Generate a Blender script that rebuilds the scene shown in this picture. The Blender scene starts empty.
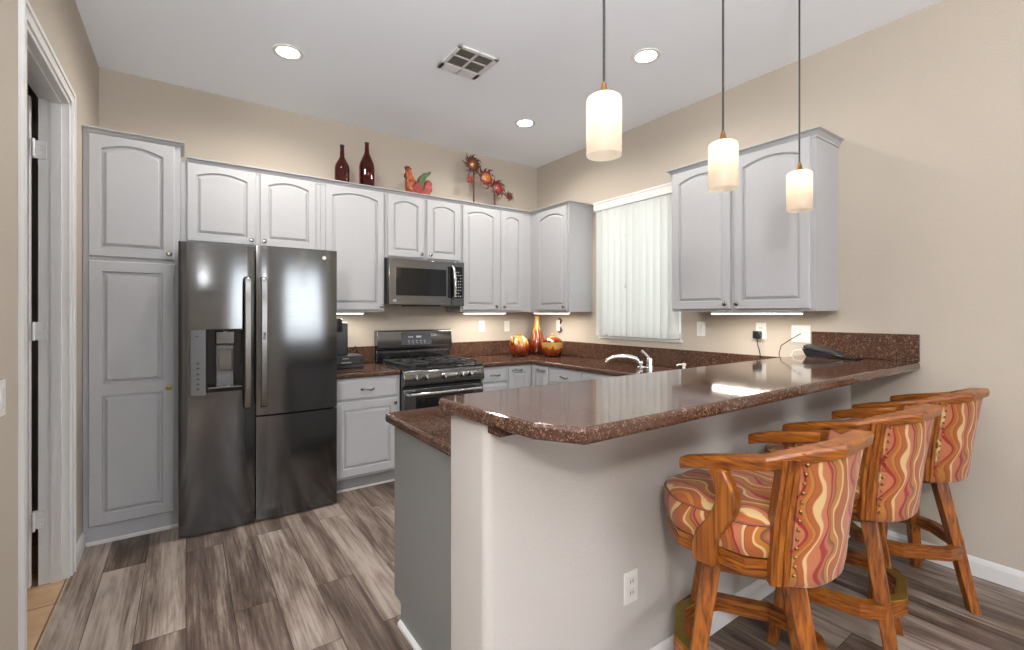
import bpy, bmesh, math, random
from mathutils import Vector, Matrix, Euler
random.seed(7)
sc = bpy.context.scene
C = sc.collection
PI = math.pi

# ------------------------------------------------------------------ camera
F_PX, HORIZON = 461.7, 313.0
cam_d = bpy.data.cameras.new('camera'); cam = bpy.data.objects.new('camera', cam_d); C.objects.link(cam)
cam_d.sensor_fit = 'HORIZONTAL'; cam_d.sensor_width = 36.0
cam_d.lens = F_PX / 1024 * 36.0
cam_d.shift_y = (HORIZON - 325) / 1024
cam_d.clip_start = 0.02
cam.location = (0, 0, 1.36)
cam.rotation_euler = (PI / 2, 0, -math.atan((512 - 186) / F_PX))
sc.camera = cam

# ------------------------------------------------------------------ exposure, world, large lights
sc.view_settings.view_transform = 'Standard'
sc.view_settings.look = 'None'
sc.view_settings.exposure = 0.0
sc.view_settings.gamma = 1.0
sc.view_settings.use_curve_mapping = False

w = bpy.data.worlds.new('world'); sc.world = w; w.use_nodes = True
wn, wl = w.node_tree.nodes, w.node_tree.links
wn.clear()
wo = wn.new('ShaderNodeOutputWorld'); wb = wn.new('ShaderNodeBackground')
wt = wn.new('ShaderNodeTexCoord'); ws = wn.new('ShaderNodeSeparateXYZ'); wr = wn.new('ShaderNodeValToRGB')
wl.new(wt.outputs['Generated'], ws.inputs[0]); wl.new(ws.outputs['Z'], wr.inputs[0])
wr.color_ramp.elements[0].position = 0.0; wr.color_ramp.elements[0].color = (.20, .22, .15, 1)
wr.color_ramp.elements[1].position = 0.10; wr.color_ramp.elements[1].color = (.80, .90, 1.0, 1)
wl.new(wr.outputs[0], wb.inputs[0]); wb.inputs[1].default_value = 1.0
wl.new(wb.outputs[0], wo.inputs[0])


def area(name, loc, target, sx, sy, power, col=(1, 1, 1), spread=PI):
    l = bpy.data.lights.new(name, 'AREA'); l.shape = 'RECTANGLE'; l.size = sx; l.size_y = sy
    l.energy = power; l.color = col; l.spread = spread
    o = bpy.data.objects.new(name, l); C.objects.link(o); o.location = loc
    o.rotation_euler = (Vector(target) - Vector(loc)).to_track_quat('-Z', 'Y').to_euler()
    return o


# daylight through the patio door behind, the living room windows on the left, the kitchen window
area('daylight_rear_window', (2.15, -3.42, 1.6), (2.15, 2, 3.4), 1.9, 1.35, 58, (.93, .97, 1.0))
area('daylight_side_window', (-3.42, -1.3, 1.5), (2, -.2, 3.2), 2.0, 1.6, 16, (.93, .97, 1.0))
area('daylight_kitchen_window', (3.62, 2.77, 1.78), (2, 2.77, 1.6), .9, 1.25, 11, (.95, 1.0, 1.0))
# living room ceiling fixture behind the camera, and two added fill lights, unseen, aimed up to brighten the ceiling
area('living_room_ceiling_light', (-1.55, -1.75, 2.9), (.9, .95, 1.0), .36, .36, 85, (1, .96, .91))
area('ceiling_fill_uplight', (-.1, -.6, 1.8), (-.1, -.5, 3.05), .5, .5, 150, (.97, .98, 1))
area('ceiling_fill_uplight', (-1.6, -.6, 1.8), (-1.6, -.55, 3.05), .5, .5, 90, (.97, .98, 1))


# ------------------------------------------------------------------ materials
def nodes_of(name):
    m = bpy.data.materials.new(name); m.use_nodes = True
    nt = m.node_tree
    return m, nt.nodes, nt.links, nt.nodes['Principled BSDF']


def N(nn, t, **kw):
    n = nn.new(t)
    for k, v in kw.items():
        setattr(n, k, v)
    return n


def ramp(nn, stops, interp='LINEAR'):
    r = nn.new('ShaderNodeValToRGB'); cr = r.color_ramp; cr.interpolation = interp
    while len(cr.elements) < len(stops):
        cr.elements.new(.5)
    for e, (p, c) in zip(cr.elements, stops):
        e.position = p; e.color = (*c, 1)
    return r


def paint(name, col, rough=.5, bump=0.0, bscale=60, var=.03, metal=0.0, spec=.5, coat=0):
    m, nn, ll, b = nodes_of(name)
    tc = N(nn, 'ShaderNodeTexCoord'); no = N(nn, 'ShaderNodeTexNoise'); no.inputs['Scale'].default_value = bscale
    no.inputs['Detail'].default_value = 3
    ll.new(tc.outputs['Object'], no.inputs['Vector'])
    r = ramp(nn, [(.3, tuple(c * (1 - var) for c in col)), (.7, tuple(min(1, c * (1 + var)) for c in col))])
    ll.new(no.outputs['Fac'], r.inputs[0]); ll.new(r.outputs[0], b.inputs['Base Color'])
    b.inputs['Roughness'].default_value = rough; b.inputs['Metallic'].default_value = metal
    b.inputs['Specular IOR Level'].default_value = spec; b.inputs['Coat Weight'].default_value = coat
    if bump:
        bm_ = N(nn, 'ShaderNodeBump'); bm_.inputs['Strength'].default_value = bump; bm_.inputs['Distance'].default_value = .003
        ll.new(no.outputs['Fac'], bm_.inputs['Height']); ll.new(bm_.outputs[0], b.inputs['Normal'])
    return m


def emit(name, col, strength):
    m, nn, ll, b = nodes_of(name)
    b.inputs['Base Color'].default_value = (.9, .9, .9, 1)
    b.inputs['Emission Color'].default_value = (*col, 1); b.inputs['Emission Strength'].default_value = strength
    return m


def granite():
    m, nn, ll, b = nodes_of('brown_granite')
    tc = N(nn, 'ShaderNodeTexCoord')
    v1 = N(nn, 'ShaderNodeTexVoronoi'); v1.inputs['Scale'].default_value = 330
    v2 = N(nn, 'ShaderNodeTexVoronoi'); v2.inputs['Scale'].default_value = 120
    n1 = N(nn, 'ShaderNodeTexNoise'); n1.inputs['Scale'].default_value = 35; n1.inputs['Detail'].default_value = 4
    for v in (v1, v2, n1):
        ll.new(tc.outputs['Object'], v.inputs['Vector'])
    s1 = N(nn, 'ShaderNodeSeparateColor'); ll.new(v1.outputs['Color'], s1.inputs[0])
    s2 = N(nn, 'ShaderNodeSeparateColor'); ll.new(v2.outputs['Color'], s2.inputs[0])
    base = ramp(nn, [(.25, (.055, .026, .017)), (.55, (.09, .045, .030)), (.8, (.135, .072, .049))])
    ll.new(n1.outputs['Fac'], base.inputs[0])
    r1 = ramp(nn, [(0, (.022, .009, .006)), (.35, (.075, .035, .022)), (.8, (.15, .078, .050)), (.945, (.17, .085, .055)), (.95, (.34, .23, .16))], 'CONSTANT')
    ll.new(s1.outputs[0], r1.inputs[0])
    mx = N(nn, 'ShaderNodeMix', data_type='RGBA'); mx.inputs[0].default_value = .62
    ll.new(base.outputs[0], mx.inputs[6]); ll.new(r1.outputs[0], mx.inputs[7])
    g = N(nn, 'ShaderNodeMath', operation='GREATER_THAN'); g.inputs[1].default_value = .95; ll.new(s2.outputs[1], g.inputs[0])
    g2 = N(nn, 'ShaderNodeMath', operation='MULTIPLY'); g2.inputs[1].default_value = .35; ll.new(g.outputs[0], g2.inputs[0])
    mx2 = N(nn, 'ShaderNodeMix', data_type='RGBA'); ll.new(g2.outputs[0], mx2.inputs[0])
    ll.new(mx.outputs[2], mx2.inputs[6]); mx2.inputs[7].default_value = (.32, .20, .14, 1)
    ll.new(mx2.outputs[2], b.inputs['Base Color'])
    b.inputs['Roughness'].default_value = .07; b.inputs['Specular IOR Level'].default_value = .4
    return m


def plank_floor():
    m, nn, ll, b = nodes_of('grey_brown_plank_floor')
    tc = N(nn, 'ShaderNodeTexCoord'); sp = N(nn, 'ShaderNodeSeparateXYZ'); ll.new(tc.outputs['Object'], sp.inputs[0])
    cb = N(nn, 'ShaderNodeCombineXYZ'); ll.new(sp.outputs['Y'], cb.inputs['X']); ll.new(sp.outputs['X'], cb.inputs['Y'])
    br = N(nn, 'ShaderNodeTexBrick'); br.offset = .37; br.offset_frequency = 2; br.squash = 1
    ll.new(cb.outputs[0], br.inputs['Vector'])
    br.inputs['Color1'].default_value = (0, 0, 0, 1); br.inputs['Color2'].default_value = (1, 1, 1, 1)
    br.inputs['Mortar'].default_value = (.5, .5, .5, 1)
    br.inputs['Scale'].default_value = 1; br.inputs['Mortar Size'].default_value = .0016; br.inputs['Mortar Smooth'].default_value = .3
    br.inputs['Brick Width'].default_value = 1.22; br.inputs['Row Height'].default_value = .178
    sc_ = N(nn, 'ShaderNodeSeparateColor'); ll.new(br.outputs['Color'], sc_.inputs[0])
    ofs = N(nn, 'ShaderNodeMath', operation='MULTIPLY'); ofs.inputs[1].default_value = 37; ll.new(sc_.outputs[0], ofs.inputs[0])
    mp = N(nn, 'ShaderNodeMapping'); mp.inputs['Scale'].default_value = (11, 1.3, 1); ll.new(tc.outputs['Object'], mp.inputs[0])
    n1 = N(nn, 'ShaderNodeTexNoise', noise_dimensions='4D'); n1.inputs['Scale'].default_value = 1.0; n1.inputs['Detail'].default_value = 6
    n1.inputs['Roughness'].default_value = .62; n1.inputs['Distortion'].default_value = .6
    ll.new(mp.outputs[0], n1.inputs['Vector']); ll.new(ofs.outputs[0], n1.inputs['W'])
    mp2 = N(nn, 'ShaderNodeMapping'); mp2.inputs['Scale'].default_value = (110, 3.5, 1); ll.new(tc.outputs['Object'], mp2.inputs[0])
    n2 = N(nn, 'ShaderNodeTexNoise', noise_dimensions='4D'); n2.inputs['Scale'].default_value = 1; n2.inputs['Detail'].default_value = 3
    ll.new(mp2.outputs[0], n2.inputs['Vector']); ll.new(ofs.outputs[0], n2.inputs['W'])
    a = N(nn, 'ShaderNodeMath', operation='MULTIPLY_ADD'); a.inputs[1].default_value = .40; ll.new(n2.outputs['Fac'], a.inputs[0]); ll.new(n1.outputs['Fac'], a.inputs[2])
    a2 = N(nn, 'ShaderNodeMath', operation='MULTIPLY_ADD'); a2.inputs[1].default_value = .24; ll.new(sc_.outputs[0], a2.inputs[0]); ll.new(a.outputs[0], a2.inputs[2])
    r = ramp(nn, [(.50, (.018, .010, .007)), (.62, (.055, .034, .025)), (.76, (.125, .087, .066)), (.90, (.265, .208, .170)), (1, (.37, .305, .26))])
    ll.new(a2.outputs[0], r.inputs[0])
    mx = N(nn, 'ShaderNodeMix', data_type='RGBA'); ll.new(br.outputs['Fac'], mx.inputs[0]); ll.new(r.outputs[0], mx.inputs[6])
    mx.inputs[7].default_value = (.025, .018, .013, 1)
    ll.new(mx.outputs[2], b.inputs['Base Color'])
    b.inputs['Roughness'].default_value = .42; b.inputs['Specular IOR Level'].default_value = .35
    return m


def tile_floor():
    m, nn, ll, b = nodes_of('beige_floor_tile')
    tc = N(nn, 'ShaderNodeTexCoord')
    br = N(nn, 'ShaderNodeTexBrick'); br.offset = 0
    mp = N(nn, 'ShaderNodeMapping'); mp.inputs['Location'].default_value = (.08, -.06, 0); ll.new(tc.outputs['Object'], mp.inputs[0])
    ll.new(mp.outputs[0], br.inputs['Vector'])
    br.inputs['Scale'].default_value = 1; br.inputs['Brick Width'].default_value = .42; br.inputs['Row Height'].default_value = .42
    br.inputs['Mortar Size'].default_value = .004; br.inputs['Mortar'].default_value = (.12, .075, .045, 1)
    no = N(nn, 'ShaderNodeTexNoise'); no.inputs['Scale'].default_value = 9; no.inputs['Detail'].default_value = 5
    ll.new(tc.outputs['Object'], no.inputs['Vector'])
    r = ramp(nn, [(.3, (.42, .25, .13)), (.7, (.58, .38, .22))]); ll.new(no.outputs['Fac'], r.inputs[0])
    ll.new(r.outputs[0], br.inputs['Color1']); ll.new(r.outputs[0], br.inputs['Color2'])
    ll.new(br.outputs['Color'], b.inputs['Base Color']); b.inputs['Roughness'].default_value = .45
    return m


def oak(name='orange_oak', axis='Z', dark=.82):
    m, nn, ll, b = nodes_of(name)
    tc = N(nn, 'ShaderNodeTexCoord'); mp = N(nn, 'ShaderNodeMapping')
    s = {'Z': (85, 85, 4.5), 'Y': (85, 4.5, 85), 'X': (4.5, 85, 85), 'H': (14, 14, 120)}[axis]; mp.inputs['Scale'].default_value = s
    ll.new(tc.outputs['Object'], mp.inputs[0])
    n1 = N(nn, 'ShaderNodeTexNoise'); n1.inputs['Scale'].default_value = 1; n1.inputs['Detail'].default_value = 4; n1.inputs['Distortion'].default_value = .5
    ll.new(mp.outputs[0], n1.inputs['Vector'])
    r = ramp(nn, [(.30, tuple(dark * c for c in (.085, .022, .004))), (.45, tuple(dark * c for c in (.24, .062, .006))), (.66, tuple(dark * c for c in (.39, .125, .012)))])
    ll.new(n1.outputs['Fac'], r.inputs[0]); ll.new(r.outputs[0], b.inputs['Base Color'])
    b.inputs['Roughness'].default_value = .36; b.inputs['Coat Weight'].default_value = .08; b.inputs['Coat Roughness'].default_value = .15
    return m


def swirl_fabric(name, across, along):
    """flowing S-shaped ribbons: 'across' and 'along' are the (x, y, z) weights of the two cloth directions"""
    m, nn, ll, b = nodes_of(name)
    tc = N(nn, 'ShaderNodeTexCoord')

    def dot(v):
        d = N(nn, 'ShaderNodeVectorMath', operation='DOT_PRODUCT'); d.inputs[1].default_value = v
        ll.new(tc.outputs['Object'], d.inputs[0]); return d.outputs['Value']

    def mad(a, k, c):
        d = N(nn, 'ShaderNodeMath', operation='MULTIPLY_ADD'); ll.new(a, d.inputs[0]); d.inputs[1].default_value = k
        if isinstance(c, (int, float)): d.inputs[2].default_value = c
        else: ll.new(c, d.inputs[2])
        return d.outputs[0]

    def fn(op, a, k=None):
        d = N(nn, 'ShaderNodeMath', operation=op); ll.new(a, d.inputs[0])
        if k is not None: d.inputs[1].default_value = k
        return d.outputs[0]
    c, z = dot(across), dot(along)
    cb = N(nn, 'ShaderNodeCombineXYZ'); ll.new(c, cb.inputs[0]); ll.new(mad(z, .35, 0), cb.inputs[1])
    n1 = N(nn, 'ShaderNodeTexNoise'); n1.inputs['Scale'].default_value = 9; n1.inputs['Detail'].default_value = 0; ll.new(cb.outputs[0], n1.inputs['Vector'])
    ph = mad(n1.outputs['Fac'], 7.0, mad(z, 36.0, 0))
    w1 = fn('SINE', ph); w2 = fn('SINE', mad(ph, .5, 1.1))
    cc = mad(w1, .014, mad(w2, .012, c))
    f = mad(cc, 4.6, .3)
    n2 = N(nn, 'ShaderNodeTexNoise'); n2.inputs['Scale'].default_value = 15; n2.inputs['Detail'].default_value = 0
    cb2 = N(nn, 'ShaderNodeCombineXYZ'); ll.new(cc, cb2.inputs[0]); ll.new(mad(z, .75, 0), cb2.inputs[1]); ll.new(cb2.outputs[0], n2.inputs['Vector'])
    f = mad(n2.outputs['Fac'], .34, f)
    f = mad(fn('SINE', mad(ph, 1.0, 2.0)), .012, f)
    fc = fn('FRACT', f)
    rust, pink, red, gold, cream, dk = (.30, .080, .018), (.38, .125, .055), (.24, .018, .014), (.36, .135, .022), (.52, .35, .16), (.12, .045, .018)
    st = [(0, rust), (.10, rust), (.115, dk), (.13, cream), (.165, cream), (.18, pink), (.27, pink), (.285, red), (.325, red), (.34, rust), (.42, rust), (.43, gold), (.49, gold),
          (.50, dk), (.515, rust), (.60, rust), (.61, cream), (.65, cream), (.665, pink), (.74, pink), (.75, red), (.775, red), (.79, pink), (.83, dk), (.84, gold), (.90, gold), (.91, cream), (.935, cream), (.95, rust)]
    r = ramp(nn, st)
    ll.new(fc, r.inputs[0])
    wv = N(nn, 'ShaderNodeTexNoise'); wv.inputs['Scale'].default_value = 900; ll.new(tc.outputs['Object'], wv.inputs['Vector'])
    bu = N(nn, 'ShaderNodeBump'); bu.inputs['Strength'].default_value = .25; bu.inputs['Distance'].default_value = .001
    ll.new(wv.outputs['Fac'], bu.inputs['Height']); ll.new(bu.outputs[0], b.inputs['Normal'])
    ll.new(r.outputs[0], b.inputs['Base Color']); b.inputs['Roughness'].default_value = .75
    b.inputs['Specular IOR Level'].default_value = .25; b.inputs['Sheen Weight'].default_value = .15
    return m


def steel(name, col, rough, horiz=True):
    m, nn, ll, b = nodes_of(name)
    tc = N(nn, 'ShaderNodeTexCoord'); mp = N(nn, 'ShaderNodeMapping'); mp.inputs['Scale'].default_value = (4, 4, 900) if horiz else (900, 900, 4)
    ll.new(tc.outputs['Object'], mp.inputs[0])
    n = N(nn, 'ShaderNodeTexNoise'); n.inputs['Scale'].default_value = 1; n.inputs['Detail'].default_value = 2; ll.new(mp.outputs[0], n.inputs['Vector'])
    r = ramp(nn, [(.3, tuple(c * .93 for c in col)), (.7, tuple(c * 1.07 for c in col))]); ll.new(n.outputs['Fac'], r.inputs[0])
    ll.new(r.outputs[0], b.inputs['Base Color']); b.inputs['Metallic'].default_value = 1; b.inputs['Roughness'].default_value = rough
    return m


def drip_glaze():
    m, nn, ll, b = nodes_of('drip_glaze')
    tc = N(nn, 'ShaderNodeTexCoord'); sp = N(nn, 'ShaderNodeSeparateXYZ'); ll.new(tc.outputs['Generated'], sp.inputs[0])
    mp = N(nn, 'ShaderNodeMapping'); mp.inputs['Scale'].default_value = (7, 7, 1.2); ll.new(tc.outputs['Generated'], mp.inputs[0])
    n = N(nn, 'ShaderNodeTexNoise'); n.inputs['Scale'].default_value = 1; n.inputs['Detail'].default_value = 2; ll.new(mp.outputs[0], n.inputs['Vector'])
    a = N(nn, 'ShaderNodeMath', operation='MULTIPLY_ADD'); a.inputs[1].default_value = .75; ll.new(n.outputs['Fac'], a.inputs[0]); ll.new(sp.outputs['Z'], a.inputs[2])
    r = ramp(nn, [(.35, (.045, .006, .003)), (.65, (.13, .016, .004)), (.90, (.26, .045, .006)), (1.0, (.33, .09, .010)), (1.12, (.46, .24, .05)), (1.3, (.48, .28, .07))])
    s = N(nn, 'ShaderNodeMath', operation='MULTIPLY'); s.inputs[1].default_value = .77; ll.new(a.outputs[0], s.inputs[0])
    for e in r.color_ramp.elements: e.position = min(1, e.position * .77)
    ll.new(s.outputs[0], r.inputs[0]); ll.new(r.outputs[0], b.inputs['Base Color'])
    b.inputs['Roughness'].default_value = .12; b.inputs['Coat Weight'].default_value = .5
    return m


def translucent(name, col, trans, rough=.5):
    m, nn, ll, b = nodes_of(name)
    b.inputs['Base Color'].default_value = (*col, 1); b.inputs['Roughness'].default_value = rough
    t = N(nn, 'ShaderNodeBsdfTranslucent'); t.inputs[0].default_value = (*col, 1)
    mx = N(nn, 'ShaderNodeMixShader'); mx.inputs[0].default_value = trans
    out = nn['Material Output']
    ll.new(b.outputs[0], mx.inputs[1]); ll.new(t.outputs[0], mx.inputs[2]); ll.new(mx.outputs[0], out.inputs['Surface'])
    return m


def glass(name, col, rough=.02):
    m, nn, ll, b = nodes_of(name)
    b.inputs['Base Color'].default_value = (*col, 1); b.inputs['Roughness'].default_value = rough
    b.inputs['Transmission Weight'].default_value = 1.0; b.inputs['IOR'].default_value = 1.45
    return m


M = dict(marks=paint('pale_marks', (.42, .43, .45), .4), hinge=paint('satin_hinge', (.8, .8, .8), .35, metal=.4),
    wall=paint('beige_wall_paint', (.485, .428, .36), .85, .35, 140, .02, spec=.2),
    barwall=paint('greige_bar_wall_paint', (.47, .44, .41), .85, .35, 140, .02, spec=.2),
    ceil=paint('ceiling_paint', (.90, .93, .98), .9, .2, 150, .015, spec=.1),
    trim=paint('white_trim_paint', (.70, .69, .68), .4, 0, 20, .02),
    cab=paint('grey_cabinet_paint', (.44, .44, .452), .42, .04, 90, .02),
    toe=paint('grey_toe_kick_paint', (.22, .22, .22), .5, 0, 30, .03),
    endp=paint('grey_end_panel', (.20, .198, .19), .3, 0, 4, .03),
    granite=granite(), floor=plank_floor(), tile=tile_floor(),
    oakz=oak('orange_oak_upright', 'Z'), oaky=oak('orange_oak_rail', 'H'), oakx=oak('orange_oak_cross', 'H'),
    fab=swirl_fabric('swirl_fabric_back', (1, -.6, 0), (0, 0, 1)), fabseat=swirl_fabric('swirl_fabric_seat', (1, 0, .3), (.25, 1, 0)), fabside=swirl_fabric('swirl_fabric_side', (-.35, 1, .25), (0, .2, 1)),
    piping=paint('dark_piping', (.20, .05, .03), .7),
    brass=paint('brass_plate', (.42, .31, .08), .35, 0, 30, .08, metal=.9),
    nail=paint('antique_brass', (.30, .17, .07), .3, metal=1),
    black_steel=steel('black_stainless', (.155, .16, .166), .14),
    steel=steel('stainless', (.205, .206, .208), .15),
    steel_v=steel('stainless_handle', (.24, .235, .23), .25, False),
    black=paint('black_plastic', (.015, .015, .017), .25),
    soft_black=paint('matte_black', (.02, .02, .021), .55),
    iron=paint('cast_iron', (.022, .022, .024), .5),
    blackglass=paint('black_glass', (.006, .006, .007), .04, spec=.45),
    display=paint('display_panel', (.07, .075, .09), .15),
    grey_pl=paint('grey_plastic', (.14, .14, .145), .35),
    nickel=paint('brushed_nickel', (.36, .34, .32), .25, metal=1),
    chrome=paint('chrome', (.85, .85, .86), .08, metal=1),
    bronze=paint('bronze', (.32, .17, .07), .35, metal=.9),
    cord=paint('dark_cord', (.025, .02, .017), .5),
    white_pl=paint('white_plastic', (.76, .75, .72), .35),
    lettering=emit('light_lettering', (.0, .0, .0), 0),
    lens=emit('lamp_lens', (1, .98, .95), 14), strip=emit('strip_lens', (1, .93, .80), 9), bulb=emit('bulb_glow', (1, .80, .52), 5.5),
    shade=translucent('opal_glass', (.95, .86, .74), .75, .25),
    slat=translucent('vertical_blind', (.74, .75, .72), .5, .6),
    pane=glass('window_glass', (1, 1, 1)),
    bottle=glass('red_brown_glass', (.13, .012, .010), .03),
    glaze=drip_glaze(),
    rust=paint('rust_metal', (.075, .02, .012), .5, 0, 90, .5), petal=paint('dark_red_petal', (.11, .012, .008), .45, 0, 60, .5),
    gold=paint('golden_disc', (.34, .11, .012), .45, 0, 80, .4), coral=paint('coral_enamel', (.24, .028, .022), .4, 0, 50, .3),
    red=paint('rooster_red', (.27, .018, .014), .35, 0, 28, .5), orange=paint('rooster_orange', (.36, .085, .02), .35, 0, 30, .7),
    green=paint('rooster_green', (.06, .10, .035), .35, 0, 30, .4), cream=paint('rooster_cream', (.70, .48, .20), .4, 0, 30, .2),
    dark=paint('dark_interior', (.035, .02, .018), .9), ventdark=paint('vent_dark', (.24, .22, .19), .8),
)
M['lettering'].node_tree.nodes['Principled BSDF'].inputs['Base Color'].default_value = (.8, .8, .8, 1)


# ------------------------------------------------------------------ mesh helpers
def box(bm, x0, x1, y0, y1, z0, z1, m=None):
    vs = [bm.verts.new(p) for p in ((x0, y0, z0), (x1, y0, z0), (x1, y1, z0), (x0, y1, z0), (x0, y0, z1), (x1, y0, z1), (x1, y1, z1), (x0, y1, z1))]
    for f in ((0, 3, 2, 1), (4, 5, 6, 7), (0, 1, 5, 4), (1, 2, 6, 5), (2, 3, 7, 6), (3, 0, 4, 7)):
        bm.faces.new([vs[i] for i in f])
    if m is not None:
        bmesh.ops.transform(bm, matrix=m, verts=vs)
    return vs


def prism(bm, poly, z0, z1, m=None):
    a = [bm.verts.new((p[0], p[1], z0)) for p in poly]; b = [bm.verts.new((p[0], p[1], z1)) for p in poly]
    n = len(poly)
    bm.faces.new(list(reversed(a))); bm.faces.new(b)
    for i in range(n):
        bm.faces.new((a[i], a[(i + 1) % n], b[(i + 1) % n], b[i]))
    if m is not None:
        bmesh.ops.transform(bm, matrix=m, verts=a + b)
    return a + b


def lathe(bm, prof, seg=32, m=None, caps=True):
    """prof: list of (r, z) bottom to top"""
    rings = []
    allv = []
    for r, z in prof:
        ring = [bm.verts.new((r * math.cos(2 * PI * i / seg), r * math.sin(2 * PI * i / seg), z)) for i in range(seg)]
        rings.append(ring); allv += ring
    for a, b in zip(rings, rings[1:]):
        for i in range(seg):
            bm.faces.new((a[i], a[(i + 1) % seg], b[(i + 1) % seg], b[i]))
    if caps:
        bm.faces.new(list(reversed(rings[0]))); bm.faces.new(rings[-1])
    if m is not None:
        bmesh.ops.transform(bm, matrix=m, verts=allv)
    return allv


def tube(bm, pts, r, seg=10):
    pts = [Vector(p) for p in pts]
    rr = r if isinstance(r, (list, tuple)) else [r] * len(pts)
    rings = []
    up = Vector((0, 0, 1))
    for i, p in enumerate(pts):
        t = (pts[min(i + 1, len(pts) - 1)] - pts[max(i - 1, 0)]).normalized()
        if i == 0:
            n = t.cross(up) if abs(t.dot(up)) < .95 else t.cross(Vector((1, 0, 0)))
        else:
            n = n - t * n.dot(t)
        n.normalize(); b = t.cross(n)
        rings.append([bm.verts.new(p + rr[i] * (math.cos(2 * PI * k / seg) * n + math.sin(2 * PI * k / seg) * b)) for k in range(seg)])
    for a, b in zip(rings, rings[1:]):
        for k in range(seg):
            bm.faces.new((a[k], a[(k + 1) % seg], b[(k + 1) % seg], b[k]))
    bm.faces.new(list(reversed(rings[0]))); bm.faces.new(rings[-1])


def sweep(bm, path, prof, closed=False, zs=None):
    """prof (out, z) swept along XY path with mitres; 'out' is to the right of the direction of travel"""
    n = len(path); rings = []
    P = [Vector(p) for p in path]
    for i in range(n):
        d0 = (P[i] - P[i - 1]).normalized() if (i > 0 or closed) else None
        d1 = (P[(i + 1) % n] - P[i]).normalized() if (i < n - 1 or closed) else None
        d0 = d0 or d1; d1 = d1 or d0
        n0 = Vector((d0.y, -d0.x)); n1 = Vector((d1.y, -d1.x))
        mt = (n0 + n1).normalized(); k = 1 / max(.3, mt.dot(n0))
        z0 = zs[i] if zs else 0
        rings.append([bm.verts.new((P[i].x + mt.x * k * o, P[i].y + mt.y * k * o, z + z0)) for o, z in prof])
    m = len(prof)
    pairs = list(zip(rings, rings[1:])) + ([(rings[-1], rings[0])] if closed else [])
    for a, b in pairs:
        for k in range(m):
            bm.faces.new((a[k], a[(k + 1) % m], b[(k + 1) % m], b[k]))
    if not closed:
        bm.faces.new(list(reversed(rings[0]))); bm.faces.new(rings[-1])


def xform_root(o):
    m = Matrix.Identity(4)
    while o:
        m = Matrix.LocRotScale(o.location, o.rotation_euler, o.scale) @ m
        o = o.parent
    return m


def obj(name, bm, mat, parent=None, bevel=0.0, seg=2, smooth=True, local=False):
    """links bm (world coordinates, or the parent's own when local) as one mesh object"""
    if parent is not None and not local:
        bm.transform(xform_root(parent).inverted())
    bmesh.ops.recalc_face_normals(bm, faces=bm.faces[:])
    me = bpy.data.meshes.new(name); bm.to_mesh(me); bm.free()
    o = bpy.data.objects.new(name, me); C.objects.link(o)
    if mat: me.materials.append(mat)
    if parent is not None: o.parent = parent
    if bevel:
        b = o.modifiers.new('bevel', 'BEVEL'); b.width = bevel; b.segments = seg; b.limit_method = 'ANGLE'; b.angle_limit = .6
    if smooth:
        for p in me.polygons: p.use_smooth = True
        try: me.set_sharp_from_angle(angle=.65)
        except Exception: pass
    return o


def B(): return bmesh.new()


def bx(*a, m=None):
    b = B(); box(b, *a, m=m); return b


def thing(name, label, cat, loc=(0, 0, 0), rotz=0, group=None):
    o = bpy.data.objects.new(name, None); C.objects.link(o); o.empty_display_size = .1
    o.location = loc; o.rotation_euler = (0, 0, rotz); o['label'] = label; o['category'] = cat
    if group: o['group'] = group
    return o


def tag(o, label, cat, group=None):
    o['label'] = label; o['category'] = cat
    if group: o['group'] = group
    return o


def struct(o):
    o['kind'] = 'structure'; return o


def text_mesh(name, s, size, mat, parent, m, depth=.0006):
    cu = bpy.data.curves.new('text', 'FONT'); cu.body = s; cu.size = size; cu.extrude = depth; cu.align_x = 'CENTER'; cu.align_y = 'CENTER'
    t = bpy.data.objects.new('text', cu); C.objects.link(t)
    bpy.context.view_layer.update()
    me = bpy.data.meshes.new_from_object(t.evaluated_get(bpy.context.evaluated_depsgraph_get()))
    bpy.data.objects.remove(t); bpy.data.curves.remove(cu)
    me.name = name
    me.transform(xform_root(parent).inverted() @ m)
    me.materials.clear(); me.materials.append(mat)
    o = bpy.data.objects.new(name, me); C.objects.link(o); o.parent = parent
    return o


FRONT = Matrix(((1, 0, 0, 0), (0, 0, -1, 0), (0, 1, 0, 0), (0, 0, 0, 1)))   # local (u, v, n) -> facing -Y: x=u, z=v, y=-n
LEFT = Matrix(((0, 0, -1, 0), (-1, 0, 0, 0), (0, 1, 0, 0), (0, 0, 0, 1)))   # facing -X: u runs along -Y


# ------------------------------------------------------------------ room
LX, RX, BY, CZ = -.49, 3.345, 4.232, 3.05
b = B(); prism(b, [(-3.5, -3.5), (RX, -3.5), (RX, BY), (LX, BY), (LX, 1.5), (-3.5, 1.5)], -.06, 0)
struct(obj('floor', b, M['floor'], smooth=False))
struct(obj('floor_hallway', bx(-2.3, LX - .0005, 1.5, BY, -.06, -.001), M['tile'], smooth=False))
struct(obj('ceiling', bx(-3.6, RX + .2, -3.6, BY + .15, CZ, CZ + .08), M['ceil'], smooth=False))
struct(obj('wall_back', bx(-2.4, RX + .15, BY, BY + .15, 0, CZ), M['wall'], smooth=False))
DY0, DY1, DZ = 2.43, 3.265, 2.45
b = B(); box(b, LX - .11, LX, 1.5, DY0, 0, CZ); box(b, LX - .11, LX, DY1, BY, 0, CZ); box(b, LX - .11, LX, DY0, DY1, DZ, CZ)
struct(obj('wall_left', b, M['wall'], smooth=False))
WY0, WY1, WZ0, WZ1 = 2.31, 3.225, 1.135, 2.38
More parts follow.
